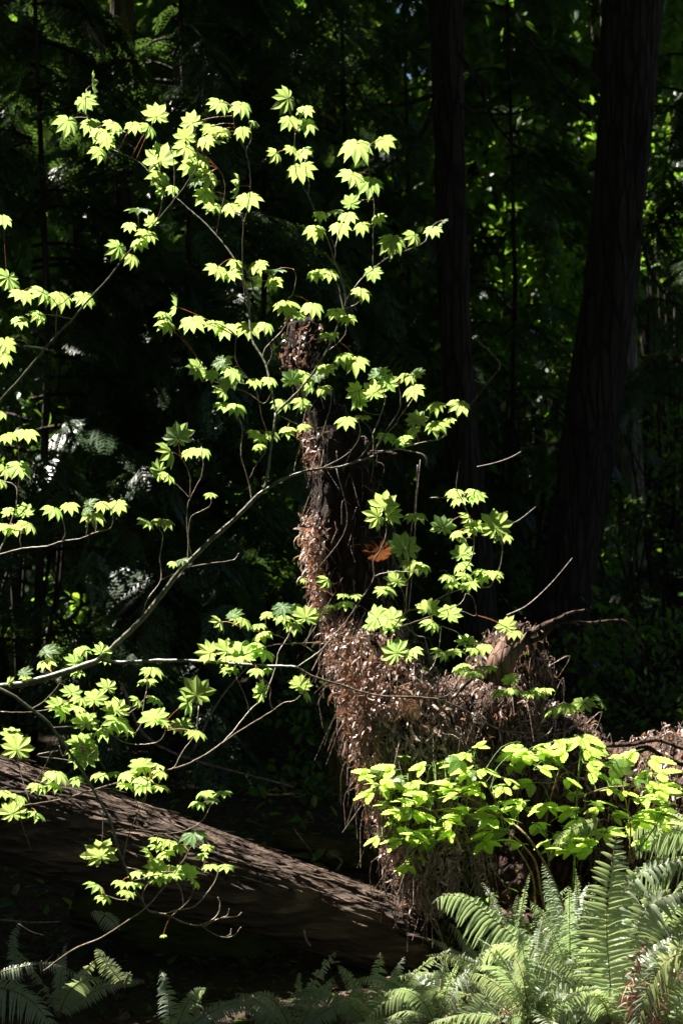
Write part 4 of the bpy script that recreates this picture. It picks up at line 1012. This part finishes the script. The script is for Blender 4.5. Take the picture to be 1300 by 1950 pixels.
# ------------------------------------------------------------------ background trunks
def trunk(name, pts, label, mat, sides=26, branches=(), cat='tree', bump=.14, crown=None):
    t = thing(name, Vector((pl(*pts[-1])[0], pl(*pts[-1])[1], 0)), label, cat)
    q = [pl(*p) for p in pts]
    sm = crom(q, 10); V, F, _ = tube([s[:3] for s in sm], [s[3] for s in sm], sides, bump, pts[0][0])
    link('trunk', mesh_np('trunk', V, F, smooth=True), M[mat], t)
    for bpts, D, w0, w1 in branches:
        s2 = crom([tuple(v) for v in px(bpts, D)], 6); V, F, _ = tube(s2, [(w0 + (w1 - w0) * i / (len(s2) - 1)) / 2 / FPX * D for i in range(len(s2))], 6, .3, bpts[0][0])
        link('branch', mesh_np('branch', V, F, smooth=True), M[mat], t)
    return t
trunk('conifer_tree', [(1262, -1500, 12, 60), (1225, -300, 12, 62), (1205, 0, 12, 58), (1190, 250, 12, 50), (1165, 500, 12, 50), (1142, 700, 12, 52), (1112, 900, 12, 52), (1080, 1100, 12, 54), (1058, 1250, 12, 62), (1050, 1360, 12, 84)],
      'big dark conifer trunk leaning right with its left edge catching the sun', 'bark', 36, [([(1150, 240), (1090, 190), (1040, 120), (1000, 60)], 11.8, 9, 4), ([(1215, 420), (1240, 520), (1300, 600)], 11.8, 8, 4)])
trunk('conifer_tree', [(835, -1500, 11, 34), (845, -200, 11, 36), (848, 0, 11, 32), (856, 300, 11, 30), (866, 600, 11, 30), (878, 800, 11, 32), (895, 1000, 11, 36), (905, 1200, 11, 44), (905, 1380, 11, 60)],
      'straight dark trunk rising in the middle right of the snag', 'bark', 26,
      [([(870, 190), (900, 212), (980, 215), (1040, 190), (1100, 150)], 10.8, 7, 3), ([(868, 90), (910, 160), (940, 230), (985, 280), (1050, 335), (1100, 330)], 10.6, 9, 3), ([(840, 150), (800, 260), (720, 330), (640, 430)], 10.7, 9, 3), ([(850, 170), (780, 195), (720, 200)], 10.7, 12, 5), ([(860, 420), (820, 500), (800, 560)], 10.7, 6, 2)])
trunk('conifer_tree', [(1175, -1500, 17, 30), (1170, -200, 17, 30), (1180, 300, 17, 28), (1188, 700, 17, 28), (1195, 900, 17, 28), (1208, 1150, 17, 28), (1215, 1400, 17, 40)],
      'slim trunk just behind the big leaning one, half hidden by it', 'palebark', 20)
trunk('conifer_tree', [(1152, -1500, 20, 26), (1152, -100, 20, 26), (1152, 200, 20, 26), (1150, 500, 20, 28), (1140, 1000, 20, 30), (1140, 1300, 20, 34)], 'far trunk peeking out left of the big leaning one near the top', 'bark', 16)
trunk('mossy_tree', [(215, -1500, 10, 22), (230, -200, 10, 22), (232, 300, 10, 22), (236, 520, 10, 23), (240, 700, 10, 27), (255, 900, 10, 36), (272, 1100, 10, 42), (278, 1250, 10, 48), (280, 1440, 10, 60)],
      'left trunk with golden moss standing behind the leaning maple stem', 'mossbark', 26, [([(236, 520), (200, 440), (240, 300), (265, 130)], 9.8, 9, 5)])
trunk('conifer_tree', [(1238, -1500, 18, 10), (1240, 0, 18, 10), (1230, 600, 18, 10), (1238, 1000, 18, 12), (1240, 1400, 18, 14)], 'thin pole trunk near the right edge', 'bark', 10)
trunk('conifer_tree', [(90, -1500, 13, 8), (130, 0, 13, 8), (150, 500, 13, 9), (160, 900, 13, 10), (180, 1200, 13, 12), (190, 1400, 13, 14)], 'thin grey trunk at the far left in the shade', 'bark', 12)
trunk('conifer_tree', [(640, -1500, 19, 20), (625, 0, 19, 20), (610, 600, 19, 22), (600, 1000, 19, 24), (590, 1350, 19, 28)], 'distant trunk in the shade behind the rotten snag', 'bark', 12)
trunk('bent_tree', [(700, 1190, 8, 14), (690, 1260, 8, 15), (660, 1350, 8, 16), (645, 1440, 8, 18), (640, 1560, 8, 22)], 'short bent mossy stem in the shade left of the snag', 'mossbark', 12)

# ------------------------------------------------------------------ background light patches
# (px, py, D, radius m, share of overhead foliage kept)
for a in [(1280, 330, 16, 1.1, 0), (1290, 480, 16, .8, 0), (1060, 400, 18, 1.0, .45), (1110, 500, 17.5, .7, .3), (200, 500, 10, 2.6, .68), (560, 400, 12, 2.8, .68), (420, 1150, 11, 2.4, .6), (1175, 850, 17, .6, .15), (1185, 950, 17, .6, .2), (1190, 1100, 17, .6, .25), (1200, 1280, 17, .6, .3), (1235, 1100, 13, 1.0, .4), (950, 1000, 14, 1.6, .5), (1240, 1100, 13, 1.2, .5), (250, 100, 10, 2.0, .75), (1140, 540, 12, .4, .1), (60, 760, 10, .45, .4), (30, 680, 10, .35, .3), (560, 1100, 11, .6, .45), (1270, 900, 13, .6, .4), (1230, 1250, 11, .6, .45), (60, 330, 9, .6, .5),
          (235, 530, 10, .28, .2), (380, 120, 9, .6, .5), (300, 700, 9, .4, .5), (150, 430, 9, .4, .5), (480, 1450, 12, .6, .5), (1000, 200, 24, 1.2, .5), (540, 950, 12, .5, .5), (150, 1180, 9, .3, .5), (600, 700, 20, .8, .6)]:
    mark_part(np.array(P(*a[:3])), a[3], a[4])

# ------------------------------------------------------------------ conifers with drooping boughs
def dil(m, k):
    o_ = m.copy()
    for s in range(1, k + 1):
        o_[s:] |= m[:-s]; o_[:-s] |= m[s:]
    m2 = o_.copy()
    for s in range(1, k + 1):
        o_[:, s:] |= m2[:, :-s]; o_[:, :-s] |= m2[:, s:]
    return o_
LITH = dil(lit, 4)
def in_light(Q):
    a, b = uvidx(Q); return LITH[a, b]
def conifer(x, D, h, n, seed, label, lo=0.6, R=1.6, trunk_r=.03):
    r = rs(seed); base = P(x, 975, D); base.z = ground_z(base.x, base.y)
    t = thing('hemlock_tree', base, label, 'tree', 'shaded hemlocks in the background')
    V, F, _ = tube([tuple(base), tuple(base + Vector((.1, 0, h * .5))), tuple(base + Vector((0, 0, h)))], [trunk_r, trunk_r * .7, .01], 9)
    link('trunk', mesh_np('trunk', V, F, smooth=True), M['bark'], t)
    pos, ys_, zs, sc, tw = [], [], [], [], []
    for i in range(n):
        z = lo + (h - lo) * (i + r.rand()) / n; az = r.uniform(0, 2 * math.pi); L = R * (1 - .75 * (z / h)) * r.uniform(.6, 1.1) + .25
        p = np.array(base) + [0, 0, z]; d = np.array([math.cos(az), math.sin(az), .25]); m = 9; prev = p.copy(); pts = [p.copy()]
        for k in range(m):
            p = p + d * L / m; d = d + [0, 0, -.16]; d /= np.linalg.norm(d); pts.append(p.copy())
            if k >= 1:
                for s in (-1, 1):
                    side = np.cross(d, [0, 0, 1.]); side /= np.linalg.norm(side)
                    y = side * s * 1.0 + d * .8 + r.normal(0, .15, 3) + [0, 0, -.25]
                    pos.append(p + r.normal(0, .02, 3)); ys_.append(y); zs.append(np.array([0, 0, 1.]) + r.normal(0, .3, 3)); sc.append(r.uniform(.22, .42) * (1 - .35 * k / m))
        pos.append(p); ys_.append(d + r.normal(0, .1, 3)); zs.append(np.array([0, 0, 1.]) + r.normal(0, .2, 3)); sc.append(.3)
        tw.append(tube(pts, np.linspace(.012, .003, len(pts)), 4, cap=False))
    pos = np.array(pos); ok = ~in_light(pos); a = frame_mats(pos[ok], np.array(ys_)[ok], np.array(zs)[ok], np.array(sc)[ok])
    parts = [scatter(SPRAY[k], a[k::3]) for k in range(3)]
    V, F, _ = merge(parts); link('crown', mesh_np('crown', V, F), M['conifer'], t)
    V, F, _ = merge(tw); o = link('limbs', mesh_np('limbs', V, F, smooth=True), M['bark'], t)
C = [(60, 9.0, 5.0, 46, 'hemlock with drooping boughs at the left edge behind the maple twig'), (330, 9.5, 6.0, 60, 'hemlock with drooping boughs behind the upper left maple leaves'), (-40, 12, 7, 50, 'hemlock farther back at the left edge'),
     (480, 11.5, 7.0, 60, 'hemlock behind the top of the vine maple'), (170, 13, 7.5, 56, 'hemlock in the gap right of the left edge trees'), (640, 13, 7.5, 56, 'hemlock behind the rotten snag'), (760, 15, 8, 56, 'hemlock just left of the straight middle trunk'),
     (960, 14, 7, 46, 'hemlock between the two dark trunks'), (1010, 19, 9, 50, 'far hemlock in the lighter gap between the trunks'), (1300, 13, 5.5, 36, 'hemlock at the right edge behind the leaning trunk'), (420, 16, 9, 56, 'far hemlock deep in the shade left of the middle')]
for i, (x, D, h, n, lab) in enumerate(C): conifer(x, D, h, n, 40 + i, lab, lo=.3, R=1.1 + .05 * D)

# ------------------------------------------------------------------ broadleaf shrubs in the background
def shrub(x, y, D, rx, rz, n, seed, label, size=(.05, .10), ry=.8):
    r = rs(seed); c = np.array(P(x, y, D)); base = Vector((c[0], c[1], ground_z(c[0], c[1])))
    t = thing('woodland_shrub', base, label, 'shrub', 'leafy shrubs in the shaded background')
    # clumps inside the crown
    cl = c + r.uniform(-1, 1, (26, 3)) * [rx, ry, rz]; k = r.randint(0, 26, n); pos = cl[k] + r.normal(0, 1, (n, 3)) * [.16, .2, .10]
    pos[:, 2] = np.maximum(pos[:, 2], base.z + .05)
    y_ = r.normal(0, 1, (n, 3)) + [0, 0, -.5]; z_ = r.normal(0, .5, (n, 3)) + [0, 0, 1]
    V, F, _ = scatter(OVATE, frame_mats(pos, y_, z_, r.uniform(*size, n) * 1.25)); link('leaves', mesh_np('leaves', V, F), M['wood_leaf'], t)
    tb = []
    for q in cl[:20]:
        m = (np.array(base) + q) / 2 + r.normal(0, .15, 3); tb.append(tube(crom([tuple(base), tuple(m), tuple(q)], 4), np.linspace(.018, .004, 9), 4, cap=False))
    V, F, _ = merge(tb); link('stems', mesh_np('stems', V, F, smooth=True), M['bark'], t)
SH = [(1280, 330, 16, .6, 1.2, 1500, 'sunlit yellow green shrub crown at the upper right edge'), (1090, 420, 17, .9, .9, 1600, 'leafy shrub glimmering between the trunks in the upper right'), (1000, 560, 16, .9, .8, 1400, 'dim shrub between the trunks below the lighter leaves'),
      (40, 730, 10, .45, .5, 1600, 'green shrub with glinting leaves at the left edge'), (560, 1080, 11, .5, .7, 1600, 'dim green shrub just left of the snag'), (1270, 900, 13, .5, .7, 1000, 'shrub with pale leaf sprigs at the right edge'),
      (1235, 1270, 11, .5, .4, 1100, 'low green shrub at lower right beyond the stump'), (480, 1430, 12, .9, .35, 1500, 'low dim shrub seen behind the maple above the log'), (980, 900, 15, .8, 1.2, 1800, 'dark shrub between the middle and the leaning trunks'),
      (420, 1100, 13, .7, .8, 1300, 'dim shrub behind the diagonal maple stem'), (150, 1150, 11, .7, .6, 1300, 'dark shrub at the left above the log'), (1040, 1150, 16, .8, .6, 1200, 'dim low shrub seen left of the leaning trunk foot'), (700, 1420, 9, .5, .4, 700, 'shaded low shrub left of the snag foot')]
for i, (x, y, D, rx, rz, n, lab) in enumerate(SH): shrub(x, y, D, rx, rz, n, 70 + i, lab, (.035, .075) if D < 14 else (.06, .11))

# sprig of pale leaflets at right over the stump
# ------------------------------------------------------------------ far wood, forest floor cover and overhead canopy (uncountable)
r = rs(99)
n = 75000
D = r.uniform(17, 44, n); x = r.uniform(-.36, .36, n) * D; pz = r.rand(n)
gz = np.array([ground_z(a, b) for a, b in zip(x, D)])
top = 1.5 + .42 * D; pos = np.stack([x, D, gz + pz * np.maximum(1.5, top - gz)], 1)
# clumping: drop some by 3D noise
keep = np.array([noise.noise(Vector((a * .8, b * .5, c * .8))) > -.12 for a, b, c in pos]); pos = pos[keep]
# leave a few peepholes to the sky
ppx = 650 + pos[:, 0] / pos[:, 1] * FPX; ppy = 975 - (pos[:, 2] - CAM_Z) / pos[:, 1] * FPX
hole = np.zeros(len(pos), bool)
for hx, hy, hr in ((742, 148, 12), (790, 128, 12), (872, 105, 9), (785, 300, 10), (745, 175, 6), (560, 150, 7)): hole |= ((ppx - hx) ** 2 + (ppy - hy) ** 2) < hr * hr
pos = pos[~hole]; n = len(pos)
sc = r.uniform(.16, .38, n) * (pos[:, 1] / 24) ** .6
V, F, _ = scatter(OVATE, frame_mats(pos, r.normal(0, 1, (n, 3)) + [0, 0, -.4], r.normal(0, .6, (n, 3)) + [0, -.3, 1], sc))
o = link('far_wood', mesh_np('far_wood', V, F), M['wood_leaf']); tag(o, 'deep shaded wood of leaves filling the background', kind='stuff')
# litter and small plants on the floor
n = 9000; x = r.uniform(-4, 5, n); y = r.uniform(3.5, 16, n); z = np.array([ground_z(a, b) for a, b in zip(x, y)]) + r.uniform(0, .12, n) * (y > 5.5)
V, F, _ = scatter(OVATE, frame_mats(np.stack([x, y, z + .01], 1), r.normal(0, 1, (n, 3)) * [1, 1, .4], r.normal(0, .3, (n, 3)) + [0, 0, 1], r.uniform(.03, .09, n)))
o = link('ground_cover', mesh_np('ground_cover', V, F), M['wood_leaf']); tag(o, 'low leafy ground cover on the shaded forest floor', kind='stuff')
n = 16000; x = r.uniform(-2.4, 2.4, n); y = r.uniform(3.6, 9, n); z = np.array([ground_z(a, b) for a, b in zip(x, y)]) + .006 + r.uniform(0, .02, n)
V, F, _ = scatter(CURL, frame_mats(np.stack([x, y, z], 1), r.normal(0, 1, (n, 3)) * [1, 1, .25], r.normal(0, .4, (n, 3)) + [0, 0, 1], r.uniform(.012, .05, n)))
o = link('leaf_litter', mesh_np('leaf_litter', V, F), M['litter']); tag(o, 'brown leaf litter covering the forest floor', kind='stuff')
# canopy overhead
CAN = (np.array([(0, 0, 0), (-.5, .12, -.03), (-.18, .25, .02), (-.62, .5, -.1), (-.2, .55, 0), (-.4, .9, -.1), (0, 1.15, -.12), (.38, .88, -.1), (.2, .6, 0), (.6, .45, -.1), (.18, .22, .02), (.48, .1, -.03), (0, .5, .05)], float),
       np.array([(12, i, i + 1) for i in range(11)] + [(12, 11, 0)]))
n = 27000
pos = np.stack([r.uniform(-34, 16, n), r.uniform(-16, 66, n), r.uniform(12, 20, n)], 1)
pos[:, 2] += np.maximum(0, pos[:, 1] - 22) * .5
ring_n = 14000; a = r.uniform(0, 2 * math.pi, ring_n); rad = r.uniform(20, 30, ring_n)
ring = np.stack([np.cos(a) * rad, np.sin(a) * rad + 6, r.uniform(0, 20, ring_n)], 1); ring = ring[(ring[:, 1] < 14)]
pos = np.concatenate([pos, ring]); n = len(pos)
ia, ib = uvidx(pos)
# cards are about a metre wide: test their surroundings too
from numpy.lib.stride_tricks import sliding_window_view
litd = dil(lit, 11); lits = dil(lit, 2)
ok = ~litd[ia, ib] & (r.rand(n) < part[ia, ib])
m_ = 160000
ps = np.stack([r.uniform(-16, 6, m_), r.uniform(4, 24, m_), r.uniform(12, 15, m_)], 1); ja, jb = uvidx(ps)
ps = ps[litd[ja, jb] & ~lits[ja, jb] & ~((np.abs(ps[:, 0]) < ps[:, 1] * .26) & ((ps[:, 2] - 1.5) < ps[:, 1] * .345))]
# not inside the picture
vis = (pos[:, 1] > 2) & (np.abs(pos[:, 0]) < pos[:, 1] * .26) & ((pos[:, 2] - 1.5) < pos[:, 1] * .345)
pos = pos[ok & ~vis]; n = len(pos)
V, F, _ = merge([scatter(CAN, frame_mats(pos, r.normal(0, 1, (n, 3)) * [1, 1, .4], r.normal(0, .35, (n, 3)) + np.array(SUN), r.uniform(.75, 1.15, n))),
                 scatter(CAN, frame_mats(ps, r.normal(0, 1, ps.shape) * [1, 1, .4], r.normal(0, .35, ps.shape) + np.array(SUN), r.uniform(.25, .4, len(ps))))])
o = link('forest_canopy', mesh_np('forest_canopy', V, F), M['conifer']); tag(o, 'high forest canopy closing overhead', kind='stuff')

# unseen leaf cards added overhead to shade log front, floor, trunks and dark leaves
LP = np.array(LEAFPTS + CLEAR)
U1 = LP @ E1; U2 = LP @ E2
def shade(T, size, dist, clear, seed):
    r = rs(seed); T = np.array([tuple(q) for q in T]); a = T @ E1; b = T @ E2
    d = np.sqrt((a[:, None] - U1) ** 2 + (b[:, None] - U2) ** 2).min(1); T = T[d > clear]
    Q = T + S * (dist + r.uniform(0, .8, (len(T), 1)))
    ok = (Q[:, 2] - 1.5) > Q[:, 1] * .36
    Q = Q[ok]; m = len(Q)
    return scatter(CAN, frame_mats(Q, r.normal(0, 1, (m, 3)) * [1, 1, .3], r.normal(0, .25, (m, 3)) + S, r.uniform(.8, 1.2, m) * size))
r = rs(7)
T1 = []
for i in range(3200):
    x = r.uniform(-250, 860); c = P(x, 1545 + x * .317, 4.75 + x * .0004); rad = (94 - 32 * max(0, x / 860)) / FPX * 4.9
    a = math.radians(r.uniform(-30, 50)); T1.append(c + Vector((0, -math.cos(a) * rad, math.sin(a) * rad)))
T2 = [Vector((r.uniform(-1.4, .25), r.uniform(3.6, 5.8), r.uniform(0, .15))) for i in range(3600)]
T4 = [P(1205 - 160 * (k / 60) ** 1.3 + r.uniform(-60, 60), -100 + 1400 * k / 60, 11.8) for k in range(61) for j in range(6) if not 470 < -100 + 1400 * k / 60 < 640]
T5 = [q + Vector((r.normal(0, .03), r.normal(0, .03), r.normal(0, .02))) for q in dark_leaf_pts for j in range(9)]
T4 += [P(866 + r.uniform(-40, 40), y, 10.8) for y in range(-100, 1300, 25) for j in range(3)]
V, F, _ = merge([shade(T1, .075, 5.2, .095, 1), shade(T2, .15, 5.2, .2, 2), shade(T4, .5, 9, .6, 3), shade(T5, .055, 5.2, .09, 4)])
o = link('shade_cards', mesh_np('shade_cards', V, F), M['conifer']); tag(o, 'unseen leaf cards added overhead to block sun from log, floor and trunks', kind='stuff')
